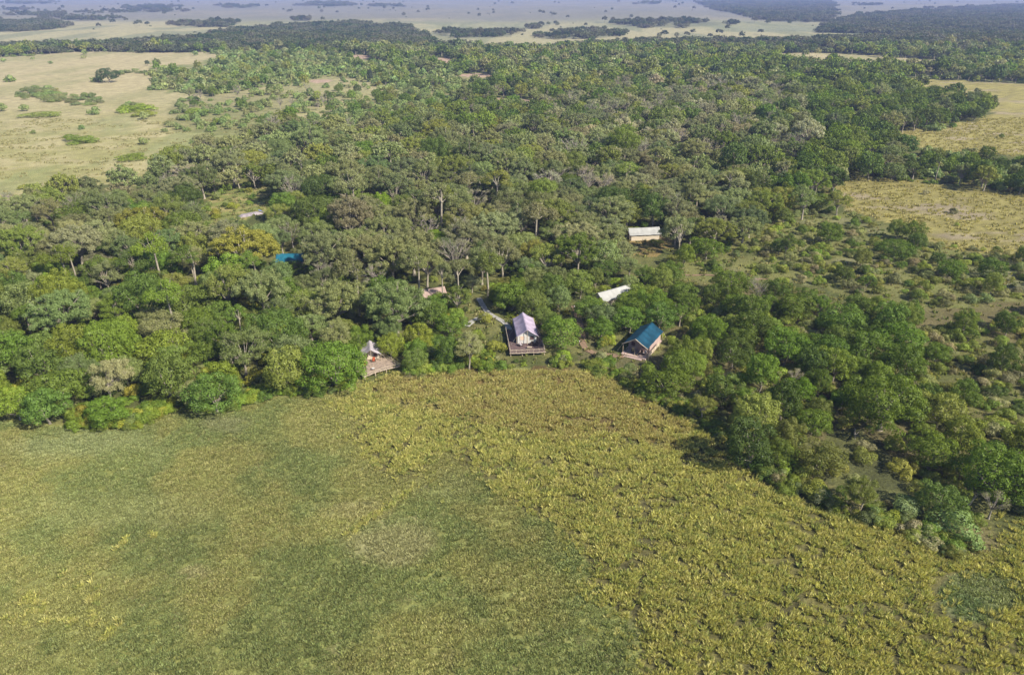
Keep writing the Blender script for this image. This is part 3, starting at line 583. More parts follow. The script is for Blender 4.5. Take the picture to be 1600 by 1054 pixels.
for i in range(800):
    t_ = rnd.uniform(3, len(LINE) - 4); k_ = int(t_); f_ = t_ - k_; a_, b_ = LINE[k_], LINE[k_ + 1]; px_ = a_[0] + (b_[0] - a_[0]) * f_ + rnd.gauss(0, 8); py_ = a_[1] + (b_[1] - a_[1]) * f_ - rnd.uniform(-2, 16)
    if px_ > 1650: continue
    x_, y_, _ = G(px_, py_); r_ = rnd.uniform(.8, 2.1)
    if not blocked(x_, y_, r_, r_): plant('shrub', x_, y_, r_, rnd.choice(PAL['yellow' if px_ < 620 else 'scrub'] + PAL['bright']), r_ * rnd.uniform(.9, 1.3), jt=.2)
def zones_of(px, py):
    z = np.full(len(px), -1)
    for k, (poly, p) in enumerate(ZONES): z[inpoly(px, py, poly)] = k
    return z
def darts(d0, d1, n):
    y = np.sqrt(rng.uniform(d0 * d0, d1 * d1, n)); x = rng.uniform(-1, 1, n) * (y * .82 + 40); px, py = P(x, y)
    jx = rng.normal(0, 5, n); jy = rng.normal(0, 1, n) * np.where(py > 150, 2.5, .8); ok = inpoly(px + jx, py + jy, TREED)
    for a, b, rx, ry in BANKS:
        if rx: ok &= ((px - a) / rx) ** 2 + ((py - 2 - b) / (ry + 2)) ** 2 >= 1
    z = zones_of(px + jx, py + jy); d = np.hypot(x, y)
    for hh in (3.0, 6.5):                          # keep crowns from standing in front of the open fields behind them
        qx, qy = P(x, y, hh); cover = np.zeros(n, bool)
        for poly in (H_SAV, H_R3, H_R4, H_R5, H_CLEAR, H_SCR5, H_WHITE): cover |= inpoly(qx + jx * .6, qy + jy * .6, poly)
        for a, b, rx, ry in BANKS:
            if rx: cover |= ((px - a) / rx) ** 2 + ((qy - b) / (ry + 1)) ** 2 < 1
        own = np.isin(z, OPEN_IDX)
        ok &= ~cover | own | (rng.uniform(0, 1, n) < .03)
    gl = fbm(x / 38, y / 60, 66, 3) + (y < 330) * 1.0
    return [(float(x[i]), float(y[i]), ZD if z[i] < 0 else ZONES[z[i]][1], bool(gl[i] < .40) and (z[i] < 0 or ZONES[z[i]][1][0] > .8)) for i in np.nonzero(ok)[0]]
def scatter_plants():
    for (d0, d1, n, grow, kk) in ((95, 330, 9000, 1.0, .60), (330, 620, 17000, 1.06, .60), (620, 1120, 28000, 1.2, .60)):
        for x, y, z, glade in darts(d0, d1, n):
            if rnd.random() > z[0] * (.12 if glade else 1): continue
            kind = rnd.choices(list(z[1]), list(z[1].values()))[0]; r = rnd.uniform(*z[2]) * grow
            if kind == UM: r *= .8
            if kind == BA: r *= .8
            if not near_ok(x, y, r, kk): continue
            h = SPEC[kind][1] * (r / SPEC[kind][0]) ** .8 * rnd.uniform(.75, 1.25)
            if y < 340 and blocked(x, y, h, r): continue
            pal = z[3]
            if kind == EV and pal in ('olive', 'pink'): pal = 'mixed'
            if kind == OL and pal in ('dark', 'mixed', 'bright') and rnd.random() < .7: pal = 'olive'
            if kind == BA: pal = 'pink'
            plant(kind, x, y, r, rnd.choice(PAL[pal]), h)
    for (d0, d1, n, grow) in ((95, 330, 12000, 1.0), (330, 620, 12000, 1.35), (620, 1120, 12000, 1.8)):
        for x, y, z, glade in darts(d0, d1, n):
            if glade: z = (0, None, None, 'light', 1, 'light')
            if rnd.random() > z[4]: continue
            r = rnd.uniform(1.1, 2.6) * grow * (1.2 if z[5] == 'light' else 1)
            if not near_ok(x, y, r, .45): continue
            h = r * rnd.uniform(.9, 1.4)
            if y < 340 and blocked(x, y, h, r): continue
            pal = z[5] if rnd.random() < (.75 if z[5] != 'light' else .95) else 'mixed'
            plant('shrub', x, y, r, rnd.choice(PAL[pal]), h, jt=.1 if pal == 'light' else .2)
scatter_plants()
PL = plants
arrx = np.array([p[1] for p in PL]); arry = np.array([p[2] for p in PL]); arrr = np.array([p[3] for p in PL]); arrh = np.array([p[4] for p in PL]); zz = hgt(arrx, arry)
ppx, ppy = P(arrx, arry, zz + arrh * .6); dd = np.sqrt(arrx ** 2 + arry ** 2 + CAMH ** 2)
sz = arrr / dd * FPX; infr = (ppx > -sz * .4) & (ppx < 1600 + sz * .4) & (ppy > 0) & (ppy < 1054)
is_sh = np.array([p[0] == 'shrub' for p in PL]); hand = np.arange(len(PL)) < HAND
def pick(mask, n):
    sc_ = np.where(mask & infr, sz + hand * 1000, -1); o = np.argsort(-sc_)[:n]; return set(int(i) for i in o if sc_[i] > 0)
chosen = pick(~is_sh, 300) | pick(is_sh, 290)

# labels that single each plant out
LM = [('the lilac tent', 820, 520), ('the teal tent', 1005, 530), ('the nearer white tent', 958, 458), ('the far white tent', 1007, 362), ('the blue roof', 453, 402), ('the brown roof', 678, 454), ('the orange chairs', 592, 568),
      ('the rock slab', 392, 335), ('the forked grey path', 765, 492), ('the red dirt path', 908, 515), ('the lone savanna tree', 168, 116), ('the right golden field', 1500, 330), ('the right photo edge', 1600, 600), ('the right photo edge', 1600, 480), ('the left photo edge', 0, 560), ('the left photo edge', 0, 440),
      ('the vivid round tree', 172, 640), ('the left savanna', 130, 230), ('the leaning olive tree', 618, 480), ('the bare white snag', 312, 398), ('the great pale tree', 382, 392), ('the largest dark tree', 1385, 630), ('the fallen branch', 1335, 672),
      ('the slope footpath', 1110, 432), ('the white forked branch', 1512, 790), ('the pale round bush', 1232, 712), ('the white bent snag', 873, 412), ('the huge deck tree', 520, 560), ('the flat crowned tree', 262, 545), ('the pinkish bare tree', 915, 270), ('the bright narrow tree', 595, 320), ('the ochre tree', 225, 350), ('the twin white trunks', 762, 405)]
def colour_word(t):
    r_, g_, b_ = t[0] / 2.1, t[1] / 1.98, t[2] / 1.1
    if g_ < .083 and r_ < g_ * .9: return 'dark green'
    if r_ > g_ * 1.03: return 'pinkish grey' if b_ > g_ * .65 else 'straw coloured'
    if r_ > .10 and b_ < .042: return 'yellow green'
    if b_ > g_ * .45: return 'grey olive' if r_ > .09 else 'grey green'
    if g_ > .115: return 'light green'
    if r_ > g_ * .72: return 'warm green'
    return 'mid green'
KW = {'grand_evergreen': 'broad tree', 'grand_olive': 'broad feathery tree', 'evergreen': 'rounded tree', 'olive': 'feathery tree', 'umbrella': 'long trunked tree', 'bare': 'half bare tree', 'shrub': 'bush'}
def where(px, py):
    b = min(LM, key=lambda m: math.hypot(m[1] - px, (m[2] - py) * 1.3)); dx, dy = px - b[1], -(py - b[2]) * 1.3; d = math.hypot(dx, dy)
    k = int(round(math.atan2(dy, dx) / (math.pi / 4))) % 8
    if 'photo edge' in b[0]: k = {0: 2, 4: 4 if 'right' in b[0] else 0}.get(k, k)
    w_ = ('right of', 'upper right of', 'above', 'upper left of', 'left of', 'lower left of', 'below', 'lower right of')[k]
    return ('just ' if d < 32 else '' if d < 75 else 'well ' if d < 130 else 'far ') + w_ + ' ' + b[0]
def size_word(p):
    q = p[3] / SPEC[p[0]][0]; return 'small ' if q < .72 else ('big ' if q > 1.12 else '')
ORD = ['leftmost', 'second from left', 'third from left', 'fourth from left', 'fifth from left', 'sixth from left', 'seventh from left', 'eighth from left', 'ninth from left', 'tenth from left', 'eleventh from left', 'twelfth from left']
lab = {}; grp = {}
for i in chosen:
    p = PL[i]
    if p[8]: lab[i] = p[8]; continue
    grp.setdefault((f"{size_word(p)}{colour_word(p[7])} {KW[p[0]]}", where(ppx[i], ppy[i])), []).append(i)
for (a, b), ids_all in grp.items():
  ids_all.sort(key=lambda i: ppy[i]); halves = [(ids_all, '')] if len(ids_all) <= 6 else [(ids_all[:len(ids_all) // 2], 'upper '), (ids_all[len(ids_all) // 2:], 'lower ')]
  for ids, up in halves:
    ids.sort(key=lambda i: ppx[i])
    if len(ids) == 1: lab[ids[0]] = f"{a} {b}"
    else:
        for q, i in enumerate(ids): lab[i] = f"{a}, {up}{ORD[min(q, 11)] if q < len(ids) - 1 else 'rightmost'}, {b}"
for i in sorted(chosen):
    kind, x, y, r, h, v, rot, t, _ = PL[i]; R0, H0 = SPEC[kind]
    nm = {'grand_evergreen': 'evergreen_tree', 'grand_olive': 'spreading_tree', 'evergreen': 'evergreen_tree', 'olive': 'spreading_tree', 'umbrella': 'long_trunk_tree', 'bare': 'bare_tree', 'shrub': 'bush'}[kind]
    e = bpy.data.objects.new(nm, None); C.objects.link(e); e.location = (x, y, zz[i]); e.rotation_euler = (0, 0, rot); s = r / R0; e.scale = (s, s, h / H0)
    tag(e, lab[i], 'bush' if kind == 'shrub' else 'tree', 'bushes among the trees and grass' if kind == 'shrub' else 'trees of the woodland')
    for nm2, me in (('crown', PARTS[(kind, v)][0]), ('stem' if kind == 'shrub' else 'trunk', PARTS[(kind, v)][1])):
        c_ = bpy.data.objects.new(nm2, me); C.objects.link(c_); c_.parent = e; c_['tint'] = [float(q) for q in t]
rest = [i for i in range(len(PL)) if i not in chosen]
def emit(name, ids, label, cat):
    pts = []; idx = []; rot = []; scl = []; tn = []
    for i in ids:
        kind, x, y, r, h, v, ro, t, _ = PL[i]; R0, H0 = SPEC[kind]; d = math.hypot(x, y)
        lod = 0 if d < 330 else (1 if d < 700 else 2)
        if lod == 2: v = v % min(4, NVAR[kind])
        pts.append((x, y, zz[i])); idx.append(PIDX[(kind, v, lod)]); rot.append((0, 0, ro)); s = r / R0; scl.append((s, s, h / H0)); tn.append(t)
    if pts: scatter(name, pts, idx, rot, scl, tn, label, cat)
emit('woodland_trees', [i for i in rest if not is_sh[i]], 'dense mass of woodland trees behind the nearest ones', 'woodland')
emit('bush_thicket', [i for i in rest if is_sh[i]], 'undergrowth and scrub between and beyond the trees', 'undergrowth')
# far woods
def far_woods():
    pts = []; idx = []; rot = []; scl = []; tn = []
    n = 90000; y = np.sqrt(rng.uniform(1080 ** 2, 7000 ** 2, n)); y = 1080 * (7000 / 1080) ** rng.uniform(0, 1, n) ; x = rng.uniform(-1, 1, n) * (y * .8 + 60)
    px, py = P(x, y); jx = rng.normal(0, 4, n); jy = rng.normal(0, .6, n); qx, qy = px + jx, py + jy
    ok = np.zeros(n, bool)
    qy = qy + (fbm(x / 130, y / 380, 79, 3) - .5) * 9 * sst(0, 60, py); single = np.zeros(n, bool); u_ = rng.uniform(0, 1, n)
    for poly in FAR: ok |= inpoly(qx, qy, poly)
    nz = fbm(x / 50, y / 220, 78, 4)
    for (a, b, rx, ry) in FAR_EL:
        e = ((qx - a) / rx) ** 2 + ((py - b) / ry) ** 2; hit = (e < 1.25) & (nz + (1 - e) * .28 > .56) & (u_ < .85); single |= hit & ~ok & (rng.uniform(0, 1, n) < .6); ok |= hit
    ok &= ~inpoly(qx, qy, H_SAV) & ~inpoly(qx, qy, H_R3) & ~inpoly(qx, qy, H_R4)
    thin = fbm(x / 90, y / 200, 77, 3); ok &= (thin > .45) | (u_ < .35)
    sprinkle = ~ok & (py < 72) & (py > 3) & (fbm(x / 120, y / 300, 80, 4) > .585) & (u_ < .022); single |= sprinkle; ok |= sprinkle
    grid = set(); z = hgt(x, y)
    for i in np.nonzero(ok)[0]:
        sp_ = 11 + y[i] * .004; k = (int(x[i] // sp_), int(y[i] // sp_))
        if k in grid: continue
        grid.add(k); s = rnd.uniform(.7, 1.15) * (1 + y[i] / 9000)
        pts.append((x[i], y[i], z[i] - .3)); idx.append(PIDX[('grove', rnd.randrange(4), 2)] if not single[i] else PIDX[(rnd.choice(('evergreen', 'olive', 'shrub')), rnd.randrange(4), 2)]); rot.append((0, 0, rnd.uniform(0, 6.28))); scl.append((s, s, s)); c = rnd.choice(PAL['mixed'] + PAL['olive']); tn.append(c)
    print('far groves', len(pts)); scatter('far_woodland', pts, idx, rot, scl, tn, 'far woodland belts across the hazy plain', 'woodland')
far_woods()

# ------------------------------------------------------------------ grass
def grass(name, x, y, kind, size, tint, label):
    n = len(x); idx = np.array([PIDX[(kind, v, 0)] for v in range(4)])[rng.integers(0, 4, n)]
    rot = np.stack([np.zeros(n), np.zeros(n), rng.uniform(0, 6.283, n)], 1); z = hgt(x, y)
    scatter(name, np.stack([x, y, z], 1), idx, rot, np.stack([size, size, size * rng.uniform(.75, 1.25, n)], 1), tint, label, 'grass')
def cand(n, y0, y1, x0=-1, x1=1):
    y = np.sqrt(rng.uniform(y0 * y0, y1 * y1, n)); x = rng.uniform(x0, x1, n) * (y * .64 + 42); return x, y
def tints(n, cols, f): 
    c = np.array(cols)[rng.integers(0, len(cols), n)]; return c * rng.uniform(1 - f, 1 + f, (n, 1))
def offtrack(x, y, w=.36):
    x = x + (fbm(x / 3, y / 3, 55, 2) - .5) * 1.6; y = y + (fbm(x / 4, y / 4, 56, 2) - .5) * 1.6
    dl = np.full(len(x), 9.)
    for tw in TRACKS_W: dl = np.minimum(dl, dist_line(x, y, tw))
    return dl > w * (.2 + 1.2 * rng.uniform(0, 1, len(x)))
x, y = cand(230000, 54, 150); px, py = P(x, y); j = (fbm(x / 9, y / 9, 31, 3) - .5) * 85
disc = ((px - 1535) / 68) ** 2 + ((py - 930) / 40) ** 2 < .35 + 1.0 * rng.uniform(0, 1, len(x))
far_out = rng.uniform(0, 1, len(x)) < .35; j2 = rng.normal(0, 1, len(x)) * np.where(far_out, 34, 9) + (fbm(x / 2.5, y / 2.5, 33, 2) - .5) * 60
k = inpoly(px + j + j2, py + j * .7 + j2 * .5, Z_TALL) & ~disc
patch = (((px + j * 3 - 130) / 95) ** 2 + ((py + j - 950) / 60) ** 2 < .8) & (fbm(x / 2.5, y / 2.5, 61, 3) > .5)
patch |= (dist_line(px, py, [(545, 835), (590, 800), (640, 770)]) < 6) | ((((px + j - 230) / 40) ** 2 + ((py - 850) / 20) ** 2 < 1) & (fbm(x / 2, y / 2, 62, 2) > .6))
row = .7 * fbm(x / 1.4 + y * .4, y / .75, 71, 3) + .3 * fbm(x / 6 + y * .12, y / 3, 73, 2)
k = (k | patch) & offtrack(x, y) & ((row > .485) | (rng.uniform(0, 1, len(x)) < .10))
x, y, px, py, j = x[k], y[k], px[k], py[k], j[k]
br = inpoly(px + j * 2, py + j, Z_BROWN); n = len(x)
tn = tints(n, [(.47, .46, .135), (.40, .405, .115), (.55, .52, .20), (.29, .33, .10), (.47, .435, .155)], .15)
tb = tints(n, [(.42, .36, .14), (.37, .32, .12), (.40, .38, .13), (.46, .41, .18)], .15); f = (br & (rng.uniform(0, 1, n) < .75))[:, None]
inside = inpoly(px + j, py + j * .7, Z_TALL) & inpoly(px + j - 16, py + j * .7 + 12, Z_TALL)
grass('tall_grass', x, y, 'tall', np.where(inside, 1, .75) * rng.uniform(.42, .95, n) * (.7 + .7 * fbm(x / 3, y / 2, 64, 3)), np.where(f, tb, tn), 'tall yellow green tussock grass in the foreground meadow'); print('tall', n)
x, y = cand(180000, 52, 146); px, py = P(x, y); j = (fbm(x / 9, y / 9, 31, 3) - .5) * 85
j2 = rng.normal(0, 9, len(x))
k = ~inpoly(px + j + j2, py + j * .7 + j2 * .5, Z_TALL) & ~inpoly(px, py - 4, TREED) & (fbm(x / 1.7, y / 1.0, 81, 3) > .30); k |= ((px - 1535) / 68) ** 2 + ((py - 930) / 40) ** 2 < 1
x, y, px, py = x[k], y[k], px[k], py[k]; n = len(x); g = sst(.45, .62, fbm(x / 14, y / 14, 1, 4))[:, None]
tn = tints(n, [(.195, .23, .078), (.17, .205, .07), (.22, .24, .088)], .19) * (1 - g) + tints(n, [(.26, .26, .088), (.235, .245, .08), (.30, .285, .11)], .18) * g
for (a, b, rx, ry, cc, s_) in PATCHES:
    e = 1 - np.sqrt(((px + j[k] * 1.2 - a) / rx) ** 2 + ((py + j[k] * .6 - b) / ry) ** 2); f = (sst(0, .6, e) * s_)[:, None]; tn = tn * (1 - f) + np.array(cc)[None, :] * 1.35 * f
big = fbm(x / 22, y / 30, 92, 3)[:, None]; tn = tn * (.86 + .5 * big); dq = (((px - 1535) / 72) ** 2 + ((py - 930) / 44) ** 2 < 1)[:, None]; tn = np.where(dq, tn * np.array([.86, .97, 1.12]), tn)
grass('short_grass', x, y, 'short', rng.uniform(.7, 1.5, n), tn, 'short green grass of the foreground meadow'); print('short', n)
# the wider grasslands: tussocks on the far fields
x, y = cand(60000, 130, 520, -1.25, 1.25); px, py = P(x, y); gold = inpoly(px, py, H_R5) | inpoly(px, py, H_R4); savm = inpoly(px, py, H_SAV); scr = inpoly(px, py, H_SCR5) | inpoly(px, py, H_GAP) | inpoly(px, py, H_TEAL) | inpoly(px, py, H_SPIT) | inpoly(px, py, H_CLEAR) | inpoly(px, py, Z_RIGHT) | inpoly(px, py, H_WHITE)
edge = inpoly(px, py, TREED) & (y < 190)
k = (gold | scr | edge | (savm & (fbm(x / 12, y / 8, 9, 3) > .56))) & (fbm(x / 3.5, y / 2, 83, 3) > .42)
x, y = x[k], y[k]; n = len(x); gd = gold[k] | savm[k]
tn = np.where(savm[k][:, None], tints(n, [(.34, .31, .15), (.30, .29, .13)], .1), 1) * np.where(gold[k][:, None], tints(n, [(.42, .38, .14), (.36, .33, .12), (.45, .40, .18)], .12), 1)
tn = np.where(gd[:, None], tn, tints(n, [(.25, .255, .085), (.20, .225, .07), (.29, .265, .12), (.165, .20, .06)], .2))
grass('meadow_grass', x, y, 'tussock', rng.uniform(.8, 1.5, n), tn, 'tussock grass between the bushes and on the farther fields'); print('tussock', n)

# ------------------------------------------------------------------ paths
def ribbon(name, pts, wd, m, label, z=.03):
    W = [Vector(G(*p)) for p in pts]; Q = []
    for i in range(len(W) - 1):
        a0 = W[max(i - 1, 0)]; a1 = W[i]; a2 = W[i + 1]; a3 = W[min(i + 2, len(W) - 1)]
        for s in range(6):
            t = s / 6; Q.append(.5 * ((2 * a1) + (a2 - a0) * t + (2 * a0 - 5 * a1 + 4 * a2 - a3) * t * t + (3 * a1 - a0 - 3 * a2 + a3) * t ** 3))
    Q.append(W[-1]); b = MB(); l = []; r_ = []
    for i, q in enumerate(Q):
        d = (Q[min(i + 1, len(Q) - 1)] - Q[max(i - 1, 0)]).normalized(); nn = Vector((-d.y, d.x, 0)); ww = wd * rnd.uniform(.85, 1.12) / 2; l.append(q + nn * ww); r_.append(q - nn * ww)
    n = len(Q)
    for i in range(n - 1):
        a, b_, c_, d_ = l[i], r_[i], r_[i + 1], l[i + 1]; k = len(b.v)
        for p, zz_ in ((a, z), (b_, z), (c_, z), (d_, z), (a, -.25), (b_, -.25), (c_, -.25), (d_, -.25)): b.v.append((p.x, p.y, zz_ + .12))
        b.f += [[k, k + 1, k + 2, k + 3], [k, k + 3, k + 7, k + 4], [k + 1, k + 5, k + 6, k + 2]]
    o = b.build(name, m); tag(o, label, None, kind='structure')
ribbon('path', [(748, 466), (755, 478), (764, 490), (780, 499), (791, 507), (798, 519)], 1.5, M['pathm'], 'grey stone path curving down to the lilac tent')
ribbon('path', [(763, 489), (750, 496), (740, 501), (729, 510)], 1.4, M['pathm'], 'short branch of the grey path', .036)
ribbon('path', [(897, 478), (903, 495), (909, 515), (911, 538), (922, 549), (940, 554), (975, 557)], 1.7, M['dirt'], 'red dirt path leading to the teal tent')
ribbon('path', [(1040, 425), (1075, 430), (1110, 430), (1150, 436), (1200, 436)], .8, M['dirt'], 'thin footpath crossing the right slope', .03)

# ------------------------------------------------------------------ tents
def tent(name, label, loc, rz, w_, L, eave, ridge, roofm, wallm, over=.35, ver=0.0, deck=0, sag=.10, fronts=None, poles=True, group='safari tents in the woods', wallh=None, trim=False):
    t = thing(name, label, 'tent', loc, rz, group); hw = w_ / 2; s = rnd.uniform(0, 6)
    def rf(u, v):
        x_ = (u * 2 - 1) * hw; y_ = -over + v * (L + 2 * over); a = abs(u * 2 - 1)
        z_ = ridge - (ridge - eave) * a - sag * math.sin(math.pi * a) * (1 + .3 * math.sin(v * 17 + s)) - .09 * a * (1 - math.cos(v * 2 * math.pi * 4)) * .5 - .10 * math.sin(math.pi * v) * (1 - a)
        return (x_, y_, z_)
    MB().sheet(rf, 20, 28).build('roof', roofm, t, .035, True)
    wx = hw - .45; we = wallh or (eave - .12 + .45 * (ridge - eave) / hw * .6)
    wr = ridge - .42; wb = MB(); y0 = ver; y1 = L - .25; th = .05
    for sg in (-1, 1): wb.box((sg * wx, (y0 + y1) / 2, we / 2), (th, y1 - y0, we))
    def gab(y_): return [(-wx + .03, y_, .02), (wx - .03, y_, .02), (wx - .03, y_, we), (0, y_, wr), (-wx + .03, y_, we)]
    k = len(wb.v); g0 = gab(y1); g1 = gab(y1 - th); wb.v += g0 + g1; wb.f += [[k + i for i in range(5)], [k + 5 + i for i in range(5)][::-1]] + [[k + i, k + (i + 1) % 5, k + 5 + (i + 1) % 5, k + 5 + i] for i in range(5)]
    wb.build('wall', wallm, t)
    fb = MB(); g0 = gab(y0 + .03); g1 = gab(y0 + .08); fb.v += g0 + g1; fb.f += [[i for i in range(5)], [5 + i for i in range(5)][::-1]] + [[i, (i + 1) % 5, 5 + (i + 1) % 5, 5 + i] for i in range(5)]
    fr = fb.build('front_panel', fronts or wallm, t)
    for sg, mm in ((-1, M['beige'] if deck == 1 else M['mesh']), (1, M['mesh'])):
        b = MB(); b.box((sg * wx * .52, y0 + .0, we * .62), (wx * .42, .05, we * .42)); b.build('window', mm, fr)
        b = MB(); cx = sg * wx * .52
        for q in (-1, 1):
            b.box((cx + q * wx * .23, y0 - .01, we * .62), (.07, .06, we * .5)); b.box((cx, y0 - .012, we * .62 + q * we * .24), (wx * .44, .05, .07))
        b.build('window_frame', wallm, fr)
    b = MB(); b.box((0, y0 + .01, we * .52), (.05, .04, we * 1.0)); b.build('door_zip', M['log'], fr)
    if poles:
        for sg in (-1, 0, 1):
            z_ = ridge - .06 if sg == 0 else eave - .02
            if sg == 0 and deck == 2: z_ = ridge - .06
            b = MB(); b.tube([(sg * (hw - .12), -over + .12, 0), (sg * (hw - .12), -over + .12, z_)], .06, 6); b.build('pole', M['log'], t)
            b = MB(); b.tube([(sg * (hw - .12), L + over - .12, 0), (sg * (hw - .12), L + over - .12, z_)], .06, 6); b.build('pole', M['log'], t)
    if trim:
        for sg in (-1, 1):
            b = MB(); b.tube([(0, -over - .05, ridge + .02), (sg * hw * .5, -over - .05, (ridge + eave) / 2 - sag * .9), (sg * (hw + .15), -over - .05, eave - .1)], .09, 6); b.build('gable_log', M['log'], t)
    for sg in (-1, 1):
        for yy in (-over + .1, L * .5, L + over - .1):
            b = MB(); b.tube([(sg * hw, yy, eave), (sg * (hw + 1.3), yy, -deck_h.get(name, 0) + .05)], .018, 4); b.build('guy_rope', M['rope'], t)
    return t
deck_h = {}
def rotz(rz, x_, y_, o): c_, s_ = math.cos(rz), math.sin(rz); return (o[0] + x_ * c_ - y_ * s_, o[1] + x_ * s_ + y_ * c_)
def planks(poly, z1, th, m, name, parent, ang=0, pw=.2):
    b = MB(); b.prism(poly, z1 - th, z1)
    o = b.build(name, m, parent)
    return o
def armchair(label, loc, rz, cush, group):
    t = thing('armchair', label, 'chair', loc, rz, group)
    b = MB(); b.box((0, 0, .42), (.62, .60, .16)); o = b.build('seat', cush, t); md = o.modifiers.new('b', 'BEVEL'); md.width = .04
    b = MB(); b.box((0, .30, .78), (.62, .14, .62)); o = b.build('backrest', cush, t); md = o.modifiers.new('b', 'BEVEL'); md.width = .04
    for s in (-1, 1): MB().box((s * .37, 0, .62), (.09, .66, .06)).build('armrest', M['dark'], t)
    for sx in (-1, 1):
        for sy in (-1, 1): MB().box((sx * .37, sy * .28, .295), (.07, .07, .59)).build('leg', M['dark'], t)
    MB().box((0, 0, .31), (.67, .60, .055)).build('seat_frame', M['dark'], t)
    return t
def small_table(label, loc, rz, m, group, w_=.7, d_=.5, h_=.5):
    t = thing('side_table', label, 'table', loc, rz, group); MB().box((0, 0, h_), (w_, d_, .05)).build('tabletop', m, t)
    for sx in (-1, 1):
        for sy in (-1, 1): MB().box((sx * (w_ / 2 - .05), sy * (d_ / 2 - .05), h_ / 2 - .0125), (.05, .05, h_ - .025)).build('leg', M['dark'], t)
    return t
def rail(b, p, q, z, h=.85, n=4, wob=.05):
    P_ = [Vector((p[0] + (q[0] - p[0]) * i / n, p[1] + (q[1] - p[1]) * i / n, z)) for i in range(n + 1)]
    for i in range(n + 1): b['post'].append(P_[i])
    b['rail'].append([v + Vector((0, 0, h + rnd.uniform(-wob, wob))) for v in P_])
def build_rails(t, segs, z, h=.85):
    seen = set()
    for (p, q, n) in segs:
        pts = [Vector((p[0] + (q[0] - p[0]) * i / n, p[1] + (q[1] - p[1]) * i / n, z)) for i in range(n + 1)]
        tops = []
        for v in pts:
            hh = h + rnd.uniform(-.06, .06); tops.append(v + Vector((0, 0, hh)))
            k = (round(v.x, 1), round(v.y, 1))
            if k in seen: continue
            seen.add(k); MB().tube([v - Vector((0, 0, .1)), v + Vector((0, 0, hh + .05))], .055, 6).build('railing_post', M['log'], t)
        MB().tube(tops, .05, 6).build('handrail', M['log'], t)
        b = MB()
        for i in range(n):
            b.tube([pts[i] + Vector((0, 0, .1)), tops[i + 1] - Vector((0, 0, .08))], .022, 4); b.tube([pts[i + 1] + Vector((0, 0, .1)), tops[i] - Vector((0, 0, .08))], .022, 4)
        b.build('cross_braces', M['log'], t)

# the lilac tent on its dark deck
A = Vector((3.75, 162.6, 1.0)); rzA = math.atan2(-(3.1 - 4.05), 173 - 162.7)
deck_h['lilac_tent'] = 1.0
tent('safari_tent', 'white tent with wrinkled lilac roof on a dark deck in the middle', A, rzA, 5.5, 10.2, 2.25, 4.05, M['lilac'], M['white'], .45, .35, 1, .16, wallh=2.35)
dt = thing('wooden_deck', 'dark raised boards under and in front of the lilac roofed tent', 'deck', (A.x, A.y, 0), rzA, 'decks under the tents')
dp = [(-4.7, -4.7), (3.9, -4.7), (3.9, 11.0), (-2.9, 11.0), (-2.9, 9.0), (-4.7, 9.0)]
fl_ = MB()
yy = -4.7
while yy < 10.9:
    x0 = -4.7 if yy < 8.9 else -2.9
    fl_.box(((x0 + 3.9) / 2, yy + .1, .93), (3.9 - x0, .185, .06)); yy += .2
fl_.build('deck_boards', M['deck'], dt)
b = MB()
for xx in (-4.5, -1.7, 1.1, 3.7): b.box((xx, 2.1, .83), (.14, 13.5, .14))
b.build('joists', M['log'], dt)
for xx in (-4.5, -1.7, 1.1, 3.7):
    for yy in (-4.4, 0, 4.4, 8.6): MB().tube([(xx, yy, -.2), (xx, yy, .76)], .11, 6).build('support_post', M['log'], dt)
build_rails(dt, [((-4.6, -4.6), (3.8, -4.6), 6), ((3.8, -4.6), (3.8, .4), 3), ((-4.6, -4.6), (-4.6, 8.5), 7)], .96)
MB().tube([(-4.8, -4.75, .95), (-2.5, -4.8, .9), (0, -4.74, .97), (2, -4.8, .9), (4.1, -4.75, .96)], .09, 6).build('edge_log', M['log'], dt)
for i, (lx, ly, r_, cu, nm) in enumerate(((-1.7, -1.0, .5, M['greyc'], 'grey chair left of the lilac tent door'), (1.15, -.9, -.2, M['dark'], 'dark chair right of the lilac tent door'), (2.2, -.9, -.3, M['dark'], 'dark chair by the right corner of the lilac tent'))):
    x_, y_ = rotz(rzA, lx, ly, A); armchair(nm, (x_, y_, .96), rzA + r_, cu, 'chairs on the tent decks')
x_, y_ = rotz(rzA, .3, -2.6, A); small_table('low grey brown table on the dark deck of the lilac tent', (x_, y_, .96), rzA, M['log'], 'tables on the tent decks', 1.2, .6, .45)
# the teal tent
B = Vector((29.75, 158.2, .35)); rzB = -math.atan2(5.7, 10.0)
tent('safari_tent', 'tent with smooth dark teal roof and open log framed porch', B, rzB, 6.3, 10.8, 2.35, 4.2, M['teal'], M['mauve'], .35, 2.6, 2, .07, wallh=2.3, trim=True)
dt = thing('porch_floor', 'mauve floor slab of the teal roofed tent', 'deck', (B.x, B.y, 0), rzB, 'decks under the tents')
MB().box((0, 4.9, .16), (6.2, 12.2, .36)).build('slab', M['pav'], dt); MB().box((0, -1.6, .09), (4.6, .7, .18)).build('step', M['pav'], dt)
ft = thing('log_fence', 'low rough log fence along the right side of the teal roofed tent', 'fence', (B.x, B.y, .34), rzB)
for i in range(5): MB().tube([(3.6, -.6 + i * 2.0, -.35), (3.6, -.6 + i * 2.0, 1.2)], .07, 6).build('post', M['log'], ft)
for z_ in (.45, .8, 1.1):
    b = MB(); b.tube([(3.55, -.8 + i * 1.7, z_ + rnd.uniform(-.06, .06)) for i in range(6)], .06, 6); b.build('rail', M['log'], ft)
b = MB()
for i in range(26): b.box((3.5, -.6 + i * .31, .5), (.04, .22, .85))
b.build('panel', M['cream'], ft)
